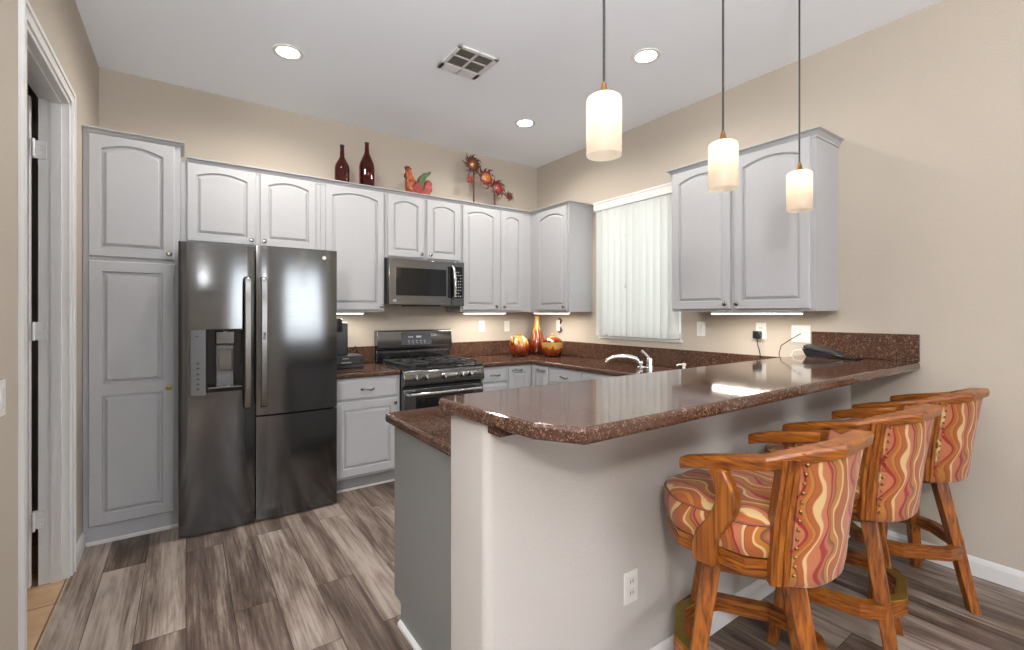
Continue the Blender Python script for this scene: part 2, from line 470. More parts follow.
b = B(); box(b, RX, RX + .15, -3.5, WY0, 0, CZ); box(b, RX, RX + .15, WY1, BY, 0, CZ); box(b, RX, RX + .15, WY0, WY1, 0, WZ0); box(b, RX, RX + .15, WY0, WY1, WZ1, CZ)
struct(obj('wall_right', b, M['wall'], smooth=False))
b = B(); box(b, -3.5, 1.15, -3.6, -3.5, 0, CZ); box(b, 3.15, RX + .15, -3.6, -3.5, 0, CZ); box(b, 1.15, 3.15, -3.6, -3.5, 2.3, CZ); box(b, 1.15, 3.15, -3.6, -3.5, 0, .9)
struct(obj('wall_rear', b, M['wall'], smooth=False))
b = B(); box(b, -3.6, -3.5, -3.6, -2.3, 0, CZ); box(b, -3.6, -3.5, -.3, 1.5, 0, CZ); box(b, -3.6, -3.5, -2.3, -.3, 0, .7); box(b, -3.6, -3.5, -2.3, -.3, 2.3, CZ)
struct(obj('wall_living_room', b, M['wall'], smooth=False))
struct(obj('wall_living_room_side', bx(-3.6, LX - .11, 1.5, 1.6, 0, CZ), M['wall'], smooth=False))
struct(obj('wall_hallway', bx(-2.4, -2.3, 1.6, BY, 0, CZ), M['wall'], smooth=False))
# bar half wall with rounded end
BW0, BW1, BWX = 1.12, 1.345, .70
pl = []
for cx, cy, a0 in ((BWX + .03, BW0 + .03, PI), (RX, None, None)):
    if cy is None: continue
    pl += [(cx + .03 * math.cos(a0 + k * PI / 12), cy + .03 * math.sin(a0 + k * PI / 12)) for k in range(7)]
pl += [(RX, BW0), (RX, BW1)]
pl += [(BWX + .015 + .015 * math.cos(PI / 2 + k * PI / 8), BW1 - .015 + .015 * math.sin(PI / 2 + k * PI / 8)) for k in range(5)]
b = B(); prism(b, pl, 0, 1.044)
struct(obj('wall_bar', b, M['barwall']))


def basebd(name, path):
    b = B(); sweep(b, path, [(0, 0), (.014, 0), (.014, .07), (.009, .085), (.004, .095), (0, .095)])
    return struct(obj(name, b, M['trim'], smooth=False))


basebd('baseboard_right', [(RX, BW0 - .014), (RX, -3.5)])
basebd('baseboard_bar', [(BWX + .03, BW0), (RX - .014, BW0)])
basebd('baseboard_left', [(LX, DY1 + .065), (LX, 3.62)])
b = B(); sweep(b, [(LX, 1.5), (LX, DY0 - .065)], [(0, 0), (.014, 0), (.014, .07), (.009, .085), (.004, .095), (0, .095)]); struct(obj('baseboard_entry', b, M['trim'], smooth=False))

# doorway: casing, jamb, stop
b = B()
for y0, y1 in ((DY0 - .064, DY0), (DY1, DY1 + .064)):
    box(b, LX, LX + .010, y0, y1, 0, DZ + .062)
    yo = y0 if y0 < DY0 - .05 else y1 - .022
    box(b, LX + .0101, LX + .016, yo + .001, yo + .021, 0, DZ + .060)
box(b, LX, LX + .010, DY0 + .0001, DY1 - .0001, DZ, DZ + .062); box(b, LX + .0101, LX + .016, DY0 - .042, DY1 + .042, DZ + .040, DZ + .060)
struct(obj('trim_1', b, M['trim'], smooth=False))
b = B()
JX0, JX1 = LX - .112, LX + .002
box(b, JX0, JX1, DY1 - .02, DY1, 0, DZ); box(b, JX0, JX1, DY0, DY0 + .015, 0, DZ); box(b, JX0, JX1, DY0, DY1, DZ - .02, DZ)
box(b, JX0 + .045, JX0 + .085, DY1 - .032, DY1 - .02, 0, DZ - .02); box(b, JX0 + .045, JX0 + .085, DY0, DY1, DZ - .032, DZ - .02)
struct(obj('trim_2', b, M['trim'], smooth=False))
# open door leaf in the hallway, hinged on the far jamb
dr = thing('door', 'white door standing open into the hallway beyond the doorway', 'door', (JX0 - .03, DY1 - .045, 0))
b = B(); box(b, JX0 - .86, JX0 - .022, DY1 - .060, DY1 - .025, .012, DZ - .025)
obj('leaf', b, M['trim'], dr, bevel=.003)
for z in (.33, 1.27, 2.175):
    b = B(); yc = DY1 - .052
    box(b, JX0 - .020, JX0 + .030, DY1 - .0235, DY1 - .0200, z - .045, z + .045)
    box(b, JX0 - .052, JX0 - .022, DY1 - .0635, DY1 - .060, z - .045, z + .045)
    for k in range(5):
        tz = z - .045 + k * .018
        lathe(b, [(.0075, tz), (.0075, tz + .0165)], 10, Matrix.Translation((JX0 - .012, DY1 - .056, 0)))
    for q in range(3):
        box(b, JX0 - .040, JX0 - .020, DY1 - .064, DY1 - .060, z - .03 + q * .027, z - .026 + q * .027)
        box(b, JX0 - .005, JX0 + .018, DY1 - .026, DY1 - .0225, z - .03 + q * .027, z - .026 + q * .027)
    obj('hinge', b, M['hinge'], dr)

# window with glass
wf = B()
for y0, y1, z0, z1 in ((WY0, WY0 + .05, WZ0, WZ1), (WY1 - .05, WY1, WZ0, WZ1), (WY0, WY1, WZ0, WZ0 + .05), (WY0, WY1, WZ1 - .05, WZ1), ((WY0 + WY1) / 2 - .02, (WY0 + WY1) / 2 + .02, WZ0, WZ1)):
    box(wf, RX + .07, RX + .11, y0, y1, z0, z1)
win = struct(obj('window_1', wf, M['trim'], smooth=False))
obj('pane', bx(RX + .088, RX + .092, WY0 + .05, WY1 - .05, WZ0 + .05, WZ1 - .05), M['pane'], win, smooth=False)
b = B(); box(b, RX - .012, RX + .07, WY0 - .012, WY1 + .012, WZ0 - .022, WZ0)
obj('sill', b, M['trim'], win, bevel=.003)
b = B(); box(b, RX, RX + .07, WY0, WY0 + .012, WZ0, WZ1); box(b, RX, RX + .07, WY1 - .012, WY1, WZ0, WZ1); obj('reveal', b, M['trim'], win, smooth=False)
# patio door and side window frames behind the camera
b = B()
for x0, x1, z0, z1 in ((1.15, 1.23, .9, 2.3), (3.07, 3.15, .9, 2.3), (2.1, 2.2, .9, 2.3), (1.15, 3.15, 2.22, 2.3), (1.15, 3.15, .9, .98)):
    box(b, x0, x1, -3.58, -3.52, z0, z1)
struct(obj('window_2', b, M['trim'], smooth=False))
b = B()
for y0, y1, z0, z1 in ((-2.3, -2.23, .7, 2.3), (-.37, -.3, .7, 2.3), (-1.34, -1.26, .7, 2.3), (-2.3, -.3, 2.23, 2.3), (-2.3, -.3, .7, .77)):
    box(b, -3.58, -3.52, y0, y1, z0, z1)
struct(obj('window_3', b, M['trim'], smooth=False))

# vertical blinds
bl = thing('vertical_blinds', 'white vertical blinds hanging closed over the kitchen window', 'blinds', (RX - .04, (WY0 + WY1) / 2, WZ0))
b = B(); box(b, RX - .075, RX - .001, WY0 - .03, WY1 + .02, 2.352, 2.43); box(b, RX - .08, RX - .001, WY0 - .033, WY1 + .023, 2.418, 2.438)
obj('valance', b, M['trim'], bl, bevel=.003)
ys = [WY1 - .03 - .0745 * k for k in range(12)]
for k, y in enumerate(ys):
    b = B(); q = []
    z0, z1 = WZ0 + .008, 2.352
    pts = [(-.049 + .098 * j / 6, .019 * (1 - ((j - 3) / 3) ** 2)) for j in range(7)]
    vs = [[b.verts.new((p[0], p[1], z)) for p in pts] for z in (z0, 1.75, z1)]
    for a, c in zip(vs, vs[1:]):
        for j in range(6): b.faces.new((a[j], a[j + 1], c[j + 1], c[j]))
    b.transform(Matrix.Translation((RX - .040, y - .02, 0)) @ Matrix.Rotation(PI / 2 + .5, 4, 'Z'))
    obj('slat', b, M['slat'], bl)
b = B(); tube(b, [(RX - .088, 2.83, 2.36), (RX - .088, 2.83, 1.62)], .0022, 8); lathe(b, [(.004, 0), (.012, .01), (.012, .03), (.004, .04)], 10, Matrix.Translation((RX - .088, 2.83, 1.585)))
lathe(b, [(.004, 0), (.010, .008), (.010, .022), (.004, .03)], 10, Matrix.Translation((RX - .088, 2.83, 2.06)))
obj('wand', b, M['white_pl'], bl)

# ------------------------------------------------------------------ cabinet builders
def arch_outline(u0, u1, v0, vs, rise, i, K=14):
    a, c = u0 + i, u1 - i
    pts = [(a, v0 + i), (c, v0 + i)]
    for k in range(K + 1):
        t = k / K; u = c + (a - c) * t
        s = 2 * t - 1
        pts.append((u, vs - i + rise * (1 - s * s)))
    return pts


def door_bm(wd, ht, M4, rise=.0, stile=.062, th=.02, top=None, panels=None):
    """raised panel door; local u 0..wd, v 0..ht, n outwards from 0"""
    b = B(); K = 14
    e = .005
    panels = panels or [(stile, (top if top is not None else ht - stile - rise), rise)]

    def ring(pts, n): return [b.verts.new((p[0], p[1], n)) for p in pts]

    def bridge(a, c):
        for i in range(len(a)): b.faces.new((a[i], a[(i + 1) % len(a)], c[(i + 1) % len(c)], c[i]))
    vlo = 0
    bounds = []
    for i, p in enumerate(panels):
        hi = ht if i == len(panels) - 1 else (p[1] + p[2] + panels[i + 1][0]) / 2
        bounds.append((vlo, hi)); vlo = hi
    for (v0, vs, rs), (lo, hi) in zip(panels, bounds):
        rect = lambda i_, n, top_in, bot_in: ring([(i_, lo + bot_in), (wd - i_, lo + bot_in)] + [(wd - i_ + (2 * i_ - wd) * k / K, hi - top_in) for k in range(K + 1)], n)
        ti = e if hi == ht else 0; bi = e if lo == 0 else 0
        back = rect(0, 0, 0, 0); side = rect(0, th - e, 0, 0); front = rect(e, th, ti, bi)
        r1 = ring(arch_outline(stile, wd - stile, v0, vs, rs, 0), th)
        r2 = ring(arch_outline(stile, wd - stile, v0, vs, rs, .005), th - .014)
        r3 = ring(arch_outline(stile, wd - stile, v0, vs, rs, .011), th - .014)
        r4 = ring(arch_outline(stile, wd - stile, v0, vs, rs, .026), th - .001)
        b.faces.new(list(reversed(back)))
        for a, c in ((back, side), (side, front), (front, r1), (r1, r2), (r2, r3), (r3, r4)): bridge(a, c)
        b.faces.new(r4)
    b.transform(M4)
    return b


def slab_bm(wd, ht, M4, th=.02):
    b = B(); e = .009
    v = lambda i, n: [b.verts.new(p) for p in ((i, i, n), (wd - i, i, n), (wd - i, ht - i, n), (i, ht - i, n))]
    r = [v(0, 0), v(0, th - .007), v(.004, th - .003), v(e, th - .003), v(e + .004, th)]
    b.faces.new(list(reversed(r[0])))
    for a, c in zip(r, r[1:]):
        for i in range(4): b.faces.new((a[i], a[(i + 1) % 4], c[(i + 1) % 4], c[i]))
    b.faces.new(r[-1]); b.transform(M4)
    return b


def add_knob(parent, M4, u, v, th=.02, mat='nickel'):
    b = B(); lathe(b, [(.008, th - .002), (.006, th + .003), (.005, th + .012), (.0135, th + .016), (.0155, th + .022), (.012, th + .027), (.004, th + .029)], 16)
    b.transform(M4 @ Matrix.Translation((u, v, 0))); return obj('knob', b, M[mat], parent)


def add_pull(parent, M4, u, v, wd=.10, th=.02, mat='nickel'):
    b = B(); pts = []
    for k in range(13):
        t = k / 12; pts.append(M4 @ Vector((u - wd / 2 + wd * t, v + .004 * math.sin(t * 2 * PI), th + .024 * math.sin(PI * t) ** .6)))
    tube(b, pts, [.0055 + .003 * abs(2 * k / 12 - 1) for k in range(13)], 8)
    return obj('handle', b, M[mat], parent)


def at_front(x, y, z): return Matrix.Translation((x, y, z)) @ FRONT
def at_left(x, y, z): return Matrix.Translation((x, y, z)) @ LEFT    # u runs towards -Y, faces -X


UT, UB, UF = 2.42, 1.372, 3.932       # wall cabinet top, underside, carcass face (doors are 20 mm proud)


def wall_cab(label, x0, x1, zb, doors, name='wall_cabinet', yf=UF, grp=None):
    t = thing(name, label, 'cabinet', ((x0 + x1) / 2, BY, zb))
    obj('body', bx(x0, x1, yf, BY - .001, zb, UT), M['cab'], t, smooth=False)
    for d in doors:
        a, c, z0, z1, kn = d[:5]
        m4 = at_front(a, yf, z0)
        dd = obj('door', door_bm(c - a, z1 - z0, m4, rise=.034 if c - a > .3 else .028, stile=.053, top=z1 - z0 - .078), M['cab'], t, smooth=False)
        add_knob(dd, m4, .028 if kn == 'L' else c - a - .028, .036)
    return t


wall_cab('grey two-door wall cabinet over the refrigerator', -.028, .884, 1.845, [(.006, .424, 1.863, 2.404, 'R'), (.453, .848, 1.863, 2.404, 'L')])
c3 = wall_cab('tall single-door grey wall cabinet between refrigerator and microwave', .886, 1.413, UB, [(.921, 1.403, 1.386, 2.402, 'R')])
wall_cab('short two-door grey wall cabinet directly over the microwave', 1.415, 2.164, 1.846, [(1.438, 1.777, 1.859, 2.401, 'R'), (1.811, 2.150, 1.859, 2.401, 'L')])
c5 = wall_cab('grey two-door wall cabinet right of the microwave', 2.166, 3.023, UB, [(2.183, 2.588, 1.389, 2.404, 'R'), (2.630, 2.904, 1.389, 2.404, 'L')])
# pantry
pt = thing('pantry_cabinet', 'full-height grey pantry cabinet beside the doorway, left of the refrigerator', 'cabinet', (-.25, BY, 0))
PF = 3.622
b = B(); box(b, LX + .002, -.030, PF, BY - .001, .10, UT); box(b, LX + .002, -.030, PF + .008, BY - .001, 0, .10)
obj('body', b, M['cab'], pt, smooth=False)
m4 = at_front(-.464, PF, 1.692); d = obj('upper_door', door_bm(.405, .716, m4, rise=.036, stile=.056, top=.636), M['cab'], pt, smooth=False); add_knob(d, m4, .405 - .028, .036)
m4 = at_front(-.464, PF, .112); d = obj('lower_door', door_bm(.405, 1.556, m4, stile=.060, panels=[(.062, .760, .0), (.83, 1.494, 0)]), M['cab'], pt, smooth=False); add_knob(d, m4, .405 - .028, .785, mat='brass')
b = B(); sweep(b, [(LX + .002, PF + .007), (-.030, PF + .007)], [(0, 0), (.012, 0), (.012, .014), (.006, .02), (0, .02)]); obj('shoe_moulding', b, M['trim'], pt, smooth=False)
# right wall cabinets (face -X)
RF = 3.005 + .02


def right_cab(label, y0, y1, doors, name='wall_cabinet'):
    t = thing(name, label, 'cabinet', (RX, (y0 + y1) / 2, UB))
    obj('body', bx(RF + .001, RX - .001, y0, y1, UB, UT), M['cab'], t, smooth=False)
    for ya, yb, kn in doors:       # ya > yb
        m4 = at_left(RF, ya, 1.386); wd = ya - yb
        dd = obj('door', door_bm(wd, 1.016, m4, rise=.038, stile=.054, top=.934), M['cab'], t, smooth=False)
        add_knob(dd, m4, .028 if kn == 'L' else wd - .028, .036)
    return t


right_cab('grey corner wall cabinet on the window wall, left of the blinds', 3.329, BY - .002, [(3.812, 3.346, 'R')])
right_cab('grey two-door wall cabinet on the right wall above the bar end', 1.186, 2.172, [(2.154, 1.702, 'R'), (1.674, 1.212, 'L')])
CP = [(-.004, 2.396), (.007, 2.396), (.007, 2.402), (.003, 2.404), (.006, 2.412), (.018, 2.424), (.018, 2.427), (.014, 2.429), (.034, 2.437), (.034, 2.443), (-.004, 2.443)]


def crown(label, path, cx):
    b = B(); sweep(b, path, CP)
    t = obj('crown_moulding', b, M['cab'], smooth=False); return tag(t, label, 'moulding')


crown('grey crown moulding capping the tall pantry cabinet', [(LX + .003, PF), (-.042, PF), (-.042, UF - .034)], 0)
crown('long grey crown moulding along the back wall cabinets, turning the corner to the window', [(.0055, UF), (RF, UF), (RF, 3.329), (RX - .002, 3.329)], 0)
crown('grey crown moulding wrapped round the two-door cabinet above the bar', [(RX - .002, 2.172), (RF, 2.172), (RF, 1.186), (RX - .002, 1.186)], 0)
# flat boards closing the cabinet tops up to the crown are the body tops; light strips underneath
def strip(label, x0, x1, y0, y1, zb=UB, power=3.2):
    t = thing('under_cabinet_light', label, 'light', ((x0 + x1) / 2, (y0 + y1) / 2, zb))
    obj('housing', bx(x0 - .01, x1 + .01, y0 - .006, y1 + .006, zb - .016, zb), M['white_pl'], t, bevel=.002)
    obj('lens', bx(x0, x1, y0, y1, zb - .021, zb - .016), M['strip'], t, smooth=False)
    area('strip_lamp', ((x0 + x1) / 2, (y0 + y1) / 2, zb - .03), ((x0 + x1) / 2, (y0 + y1) / 2, 0), x1 - x0, y1 - y0, power, (1, .93, .82))


strip('glowing light strip under the cabinet beside the refrigerator', .92, 1.24, 3.97, 4.0, power=3.2)
strip('glowing light strip under the cabinet right of the microwave', 2.24, 2.72, 3.97, 4.0, power=3.8)
strip('glowing light strip under the corner cabinet left of the blinds', 3.06, 3.095, 3.40, 3.92, power=3.8)
strip('glowing light strip under the two-door cabinet above the bar', 3.05, 3.085, 1.285, 1.86, power=3.8)

# base cabinets
CTZ0, CTZ1 = .865, .905
BF = 3.580        # back run carcass face
bc = thing('base_cabinet', 'grey base cabinet with drawer and door between refrigerator and stove', 'cabinet', (1.15, BY, 0))
b = B(); box(b, .892, 1.413, BF, BY - .001, .10, CTZ0 - .001); box(b, .892, 1.413, 3.62, BY - .001, 0, .10); obj('body', b, M['cab'], bc, smooth=False)
obj('toe_kick', bx(.893, 1.412, 3.612, 3.6195, .015, .099), M['toe'], bc, smooth=False)
obj('shoe_moulding', bx(.893, 1.412, 3.606, 3.6195, 0, .014), M['trim'], bc, smooth=False)
m4 = at_front(.905, BF, .70); d = obj('drawer', slab_bm(.485, .150, m4), M['cab'], bc, smooth=False); add_pull(d, m4, .2425, .072)
m4 = at_front(.905, BF, .118); d = obj('door', door_bm(.485, .565, m4, stile=.058, rise=0, top=.507), M['cab'], bc, smooth=False); add_knob(d, m4, .457, .528)
dc = thing('base_cabinet', 'narrow grey drawer base cabinet just right of the stove', 'cabinet', (2.33, BY, 0))
b = B(); box(b, 2.182, 2.462, BF, BY - .001, .10, CTZ0 - .001); box(b, 2.182, 2.462, 3.62, BY - .001, 0, .10); obj('body', b, M['cab'], dc, smooth=False)
for z0, h in ((.725, .125), (.42, .285), (.115, .285)):
    m4 = at_front(2.192, BF, z0); d = obj('drawer', slab_bm(.262, h, m4), M['cab'], dc, smooth=False); add_pull(d, m4, .131, h / 2)
RB = 2.765        # right run carcass face (looks to -X)
cc = thing('corner_base_cabinet', 'grey corner base cabinet with a pair of small doors', 'cabinet', (2.9, 3.8, 0))
b = B(); prism(b, [(2.464, BF), (RB, BF), (RB, 3.30), (RX - .001, 3.30), (RX - .001, BY - .001), (2.464, BY - .001)], .10, CTZ0 - .001)
prism(b, [(2.464, BF + .05), (RB + .05, BF + .05), (RB + .05, 3.30), (RX - .001, 3.30), (RX - .001, BY - .001), (2.464, BY - .001)], 0, .10)
obj('body', b, M['cab'], cc, smooth=False)
m4 = at_front(2.482, BF, .118); d = obj('door', door_bm(.255, .735, m4, stile=.05, rise=.0, top=.68), M['cab'], cc, smooth=False); add_pull(d, m4, .09, .70, .12)
m4 = at_left(RB, 3.553, .118); d = obj('door', door_bm(.235, .735, m4, stile=.05, rise=.0, top=.68), M['cab'], cc, smooth=False); add_pull(d, m4, .145, .70, .12)
sk = thing('sink_base_cabinet', 'grey sink base cabinet under the window', 'cabinet', (3.05, 2.7, 0))
b = B(); box(b, RB, RX - .001, 2.022, 3.298, .10, CTZ0 - .001); box(b, RB + .05, RX - .001, 2.022, 3.298, 0, .10); obj('body', b, M['cab'], sk, smooth=False)
for ya in (3.285, 2.865, 2.445):
    m4 = at_left(RB, ya, .725); d = obj('drawer_front', slab_bm(.405, .125, m4), M['cab'], sk, smooth=False); add_pull(d, m4, .20, .062)
    m4 = at_left(RB, ya, .118); obj('door', door_bm(.405, .59, m4, stile=.055, top=.535), M['cab'], sk, smooth=False)
# peninsula cabinet with its finished end
pc = thing('peninsula_cabinet', 'peninsula base cabinet with a plain grey end panel beside the bar wall', 'cabinet', (1.5, BW1, 0))
b = B(); box(b, .785, RX - .001, BW1 + .001, 2.000, .10, CTZ0 - .001); box(b, .785, RX - .001, BW1 + .001, 1.93, 0, .10); obj('body', b, M['cab'], pc, smooth=False)
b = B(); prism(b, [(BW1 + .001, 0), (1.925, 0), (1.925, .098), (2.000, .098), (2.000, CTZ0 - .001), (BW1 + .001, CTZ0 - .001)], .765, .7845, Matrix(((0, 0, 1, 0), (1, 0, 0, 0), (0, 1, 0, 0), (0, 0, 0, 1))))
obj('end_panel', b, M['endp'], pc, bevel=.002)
b = B(); sweep(b, [(.7645, 1.925), (.7645, BW1 + .001)], [(0, 0), (.014, 0), (.014, .014), (.006, .024), (0, .024)]); obj('shoe_moulding', b, M['trim'], pc, smooth=False)
for k in range(4):
    x0 = .80 + k * .48; mm = Matrix.Translation((x0 + .46, 2.0, .118)) @ Matrix(((-1, 0, 0, 0), (0, 0, 1, 0), (0, 1, 0, 0), (0, 0, 0, 1)))
    d = obj('door', door_bm(.46, .73, mm, stile=.058, top=.67), M['cab'], pc, smooth=False); add_knob(d, mm, .03, .69)

# ------------------------------------------------------------------ worktops
ct = thing('countertop', 'short brown granite countertop between refrigerator and stove', 'countertop', (1.15, BY, CTZ0))
obj('slab', bx(.888, 1.413, 3.548, BY - .001, CTZ0, CTZ1), M['granite'], ct, bevel=.012, seg=3)
tag(obj('backsplash', bx(.888, 1.413, BY - .022, BY - .001, CTZ1, 1.055), M['granite'], bevel=.003), 'short brown granite backsplash behind the coffee maker', 'backsplash')
ct2 = thing('countertop', 'long brown granite countertop running round the corner, under the window and along the bar', 'countertop', (3.0, 3.2, CTZ0))
cf = 2.733
b = B(); prism(b, [(2.182, 3.548), (cf, 3.548), (cf, 2.06), (.735 + .02, 2.06), (.735, 2.04), (.735, BW1 + .001), (RX - .001, BW1 + .001), (RX - .001, BY - .001), (2.182, BY - .001)], CTZ0, CTZ1)
obj('slab', b, M['granite'], ct2, bevel=.012, seg=3)
tag(obj('backsplash', bx(2.182, RX - .001, BY - .022, BY - .001, CTZ1, 1.058), M['granite'], bevel=.003), 'brown granite backsplash on the back wall right of the stove', 'backsplash')
tag(obj('backsplash', bx(RX - .022, RX - .001, BW1 + .032, BY - .0225, CTZ1, 1.058), M['granite'], bevel=.003), 'long brown granite backsplash under the window', 'backsplash')
bt = thing('bar_counter', 'raised brown granite bar top with clipped corner on the half wall', 'counter', (2, 1.1, 1.045))
poly = []
poly += [(.708 + .05 * math.cos(a), 1.325 + .05 * math.sin(a)) for a in (PI / 2, PI * .625, PI * .75, PI * .875, PI)]
poly += [(.697, .905), (.772, .788), (RX - .001, .788), (RX - .001, 1.375)]
b = B(); prism(b, list(reversed(poly)), 1.045, 1.087)
obj('slab', b, M['granite'], bt, bevel=.012, seg=4, smooth=False)
tag(obj('backsplash', bx(RX - .022, RX - .001, .790, 1.330, 1.087, 1.240), M['granite'], bevel=.003), 'raised brown granite backsplash at the wall end of the bar', 'backsplash')
obj('cleat', bx(.705, .80, 1.055, BW0 - .001, 1.018, 1.045), M['granite'], bt, smooth=False)

# ------------------------------------------------------------------ refrigerator
fr = thing('refrigerator', 'dark stainless side-by-side refrigerator with ice and water dispenser', 'refrigerator', (.42, 3.8, 0))
FX0, FX1, FS, FY = -.037, .878, .368, 3.392
b = B(); box(b, -.024, FX1 - .004, FY + .088, 4.20, .03, 1.772)
obj('body', b, M['soft_black'], fr, bevel=.006)


def curved_door(x0, x1, z0, z1, cut=None):
    """front bows out slightly across the width; cut = rectangle (x0, x1, z0, z1, depth) for the dispenser recess"""
    b = B(); xs = [x0 + (x1 - x0) * k / 14 for k in range(15)]
    zs = [z0, z1]
    if cut:
        xs = sorted(set([x for x in xs if not (cut[0] - .012 < x < cut[1] + .012)] + [cut[0], cut[1]])); zs = [z0, cut[2], cut[3], z1]
    xm, hw = (x0 + x1) / 2, (x1 - x0) / 2

    def yf(x):
        s = abs(x - xm) / hw; return FY + .012 * s * s + (.005 * max(0, (s - .93) / .07) ** 2)
    G = [[b.verts.new((x, yf(x), z)) for x in xs] for z in zs]
    for r in range(len(zs) - 1):
        for i in range(len(xs) - 1):
            if cut and r == 1 and xs[i] >= cut[0] - 1e-6 and xs[i + 1] <= cut[1] + 1e-6: continue
            b.faces.new((G[r][i], G[r][i + 1], G[r + 1][i + 1], G[r + 1][i]))
    yb = FY + .08
    bk = [b.verts.new(p) for p in ((x0, yb, z0), (x1, yb, z0), (x1, yb, z1), (x0, yb, z1))]
    b.faces.new((bk[1], bk[0], bk[3], bk[2]))
    b.faces.new([bk[0], bk[1]] + list(reversed(G[0]))); b.faces.new([bk[2], bk[3]] + G[-1])
    b.faces.new([bk[3], bk[0]] + [G[r][0] for r in range(len(zs))]); b.faces.new([bk[1], bk[2]] + [G[r][-1] for r in range(len(zs) - 1, -1, -1)])
    return b


DC = (.103, .300, .872, 1.258)
ld = obj('freezer_door', curved_door(FX0, FS - .004, .010, 1.79, DC), M['black_steel'], fr)
rd = obj('refrigerator_door', curved_door(FS + .004, FX1, .694, 1.80), M['black_steel'], fr)
ldr = obj('lower_right_door', curved_door(FS + .004, FX1, .010, .684), M['black_steel'], fr)
obj('base_grille', bx(FX0 + .02, FX1 - .02, FY + .05, FY + .10, .012, .05), M['black'], fr, smooth=False)
for x in (.02, .83):
    b = B(); lathe(b, [(.018, 0), (.018, .014)], 12, Matrix.Translation((x, FY + .06, 0))); obj('foot', b, M['black'], fr)
for x0, x1, p in ((FS - .066, FS - .026, ld), (FS + .026, FS + .066, rd)):
    b = B(); pts = []
    yA = FY + .004
    prof = [(0, .745), (.032, .758), (.044, .80), (.048, .95), (.050, 1.17), (.048, 1.40), (.044, 1.545), (.032, 1.583), (0, 1.595)]
    inn = [(0, 1.57), (.018, 1.56), (.028, 1.53), (.030, 1.17), (.028, .81), (.018, .78), (0, .77)]
    poly = [(yA - o, z) for o, z in prof] + [(yA - o, z) for o, z in inn]
    prism(b, poly, x0, x1, Matrix(((0, 0, 1, 0), (1, 0, 0, 0), (0, 1, 0, 0), (0, 0, 0, 1))))
    h = obj('handle', b, M['steel_v'], p, bevel=.006)
    if p is rd:
        b = B(); box(b, x0 + .012, x1 - .012, yA - .053, yA - .048, 1.19, 1.235); obj('button', b, M['grey_pl'], p, bevel=.002)
# dispenser: recess box, control strip, chute, paddle, tray
dy = FY + .006
b = B()
box(b, DC[0] - .002, DC[1] + .002, FY + .07, FY + .078, DC[2] - .002, DC[3] + .002)
box(b, DC[0] - .004, DC[0] + .006, dy - .006, FY + .075, DC[2], DC[3]); box(b, DC[1] - .006, DC[1] + .004, dy - .006, FY + .075, DC[2], DC[3])
box(b, DC[0], DC[1], dy - .006, FY + .075, DC[3] - .012, DC[3] + .003); box(b, DC[0], DC[1], dy - .006, FY + .075, DC[2] - .003, DC[2] + .02)
dp = obj('dispenser_recess', b, M['blackglass'], ld, bevel=.002)
b = B(); box(b, .152, .252, dy + .004, FY + .07, 1.165, 1.245); obj('ice_chute', b, M['steel'], ld, bevel=.004)
b = B(); lathe(b, [(.018, 0), (.020, .012), (.016, .022)], 16, Matrix.Translation((.203, dy + .02, 1.240))); obj('nozzle', b, M['nickel'], ld)
b = B(); box(b, .156, .248, dy + .045, FY + .07, .90, 1.16); obj('back_plate', b, M['grey_pl'], ld, bevel=.003)
b = B(); box(b, .166, .240, dy + .020, dy + .030, 1.00, 1.135); box(b, .166, .240, dy + .014, dy + .02, 1.127, 1.135); box(b, .166, .170, dy + .014, dy + .02, 1.0, 1.135); box(b, .236, .240, dy + .014, dy + .02, 1.0, 1.135)
obj('paddle', b, M['steel'], ld, bevel=.003)
b = B(); box(b, DC[0] + .006, DC[1] - .006, dy - .012, FY + .07, DC[2] + .018, DC[2] + .030); obj('drip_tray', b, M['steel'], ld, bevel=.003)
b = B(); prism(b, [(.020, dy - .001), (.024, dy - .006), (.096, dy - .008), (.100, dy - .001), (.100, dy + .02), (.020, dy + .02)], .856, 1.256); cp = obj('control_strip', b, M['grey_pl'], ld, bevel=.002)
b = B()
for k, z in enumerate((.895, .925, .955, .985, 1.02, 1.05)):
    box(b, .050, .068, dy - .0085, dy - .006, z, z + .004); box(b, .057, .061, dy - .0085, dy - .006, z - .006, z + .010)
box(b, .045, .062, dy - .0085, dy - .006, 1.215, 1.219)
obj('control_marks', b, M['soft_black'], ld, smooth=False)
# round maker's badge and letters
b = B(); lathe(b, [(.013, 0), (.013, .0015)], 20, at_front(.790, FY + .0045, 1.745)); obj('badge', b, M['lettering'], rd)
text_mesh('badge_letters', 'LG', .022, M['grey_pl'], rd, at_front(.826, FY + .0065, 1.745))

# ------------------------------------------------------------------ microwave
mw = thing('microwave', 'stainless over-the-range microwave with black window', 'microwave', (1.79, 4.0, 1.42))
MX0, MX1, MY, MZ0, MZ1 = 1.418, 2.160, 3.845, 1.428, 1.843
obj('body', bx(MX0, MX1, MY + .03, BY - .002, MZ0 + .01, MZ1 - .003), M['soft_black'], mw, bevel=.004)
b = B(); box(b, MX0, MX1 - .135, MY, MY + .03, MZ0, MZ1 - .004)
md = obj('door', b, M['steel'], mw, bevel=.008)
obj('window', bx(MX0 + .07, MX1 - .19, MY - .003, MY, MZ0 + .085, MZ1 - .085), M['blackglass'], md, bevel=.002)
obj('control_panel', bx(MX1 - .134, MX1, MY, MY + .03, MZ0, MZ1 - .004), M['steel'], mw, bevel=.006)
obj('panel_glass', bx(MX1 - .175, MX1 - .022, MY - .0035, MY - .0005, MZ0 + .07, MZ1 - .05), M['blackglass'], mw, bevel=.002)
b = B()
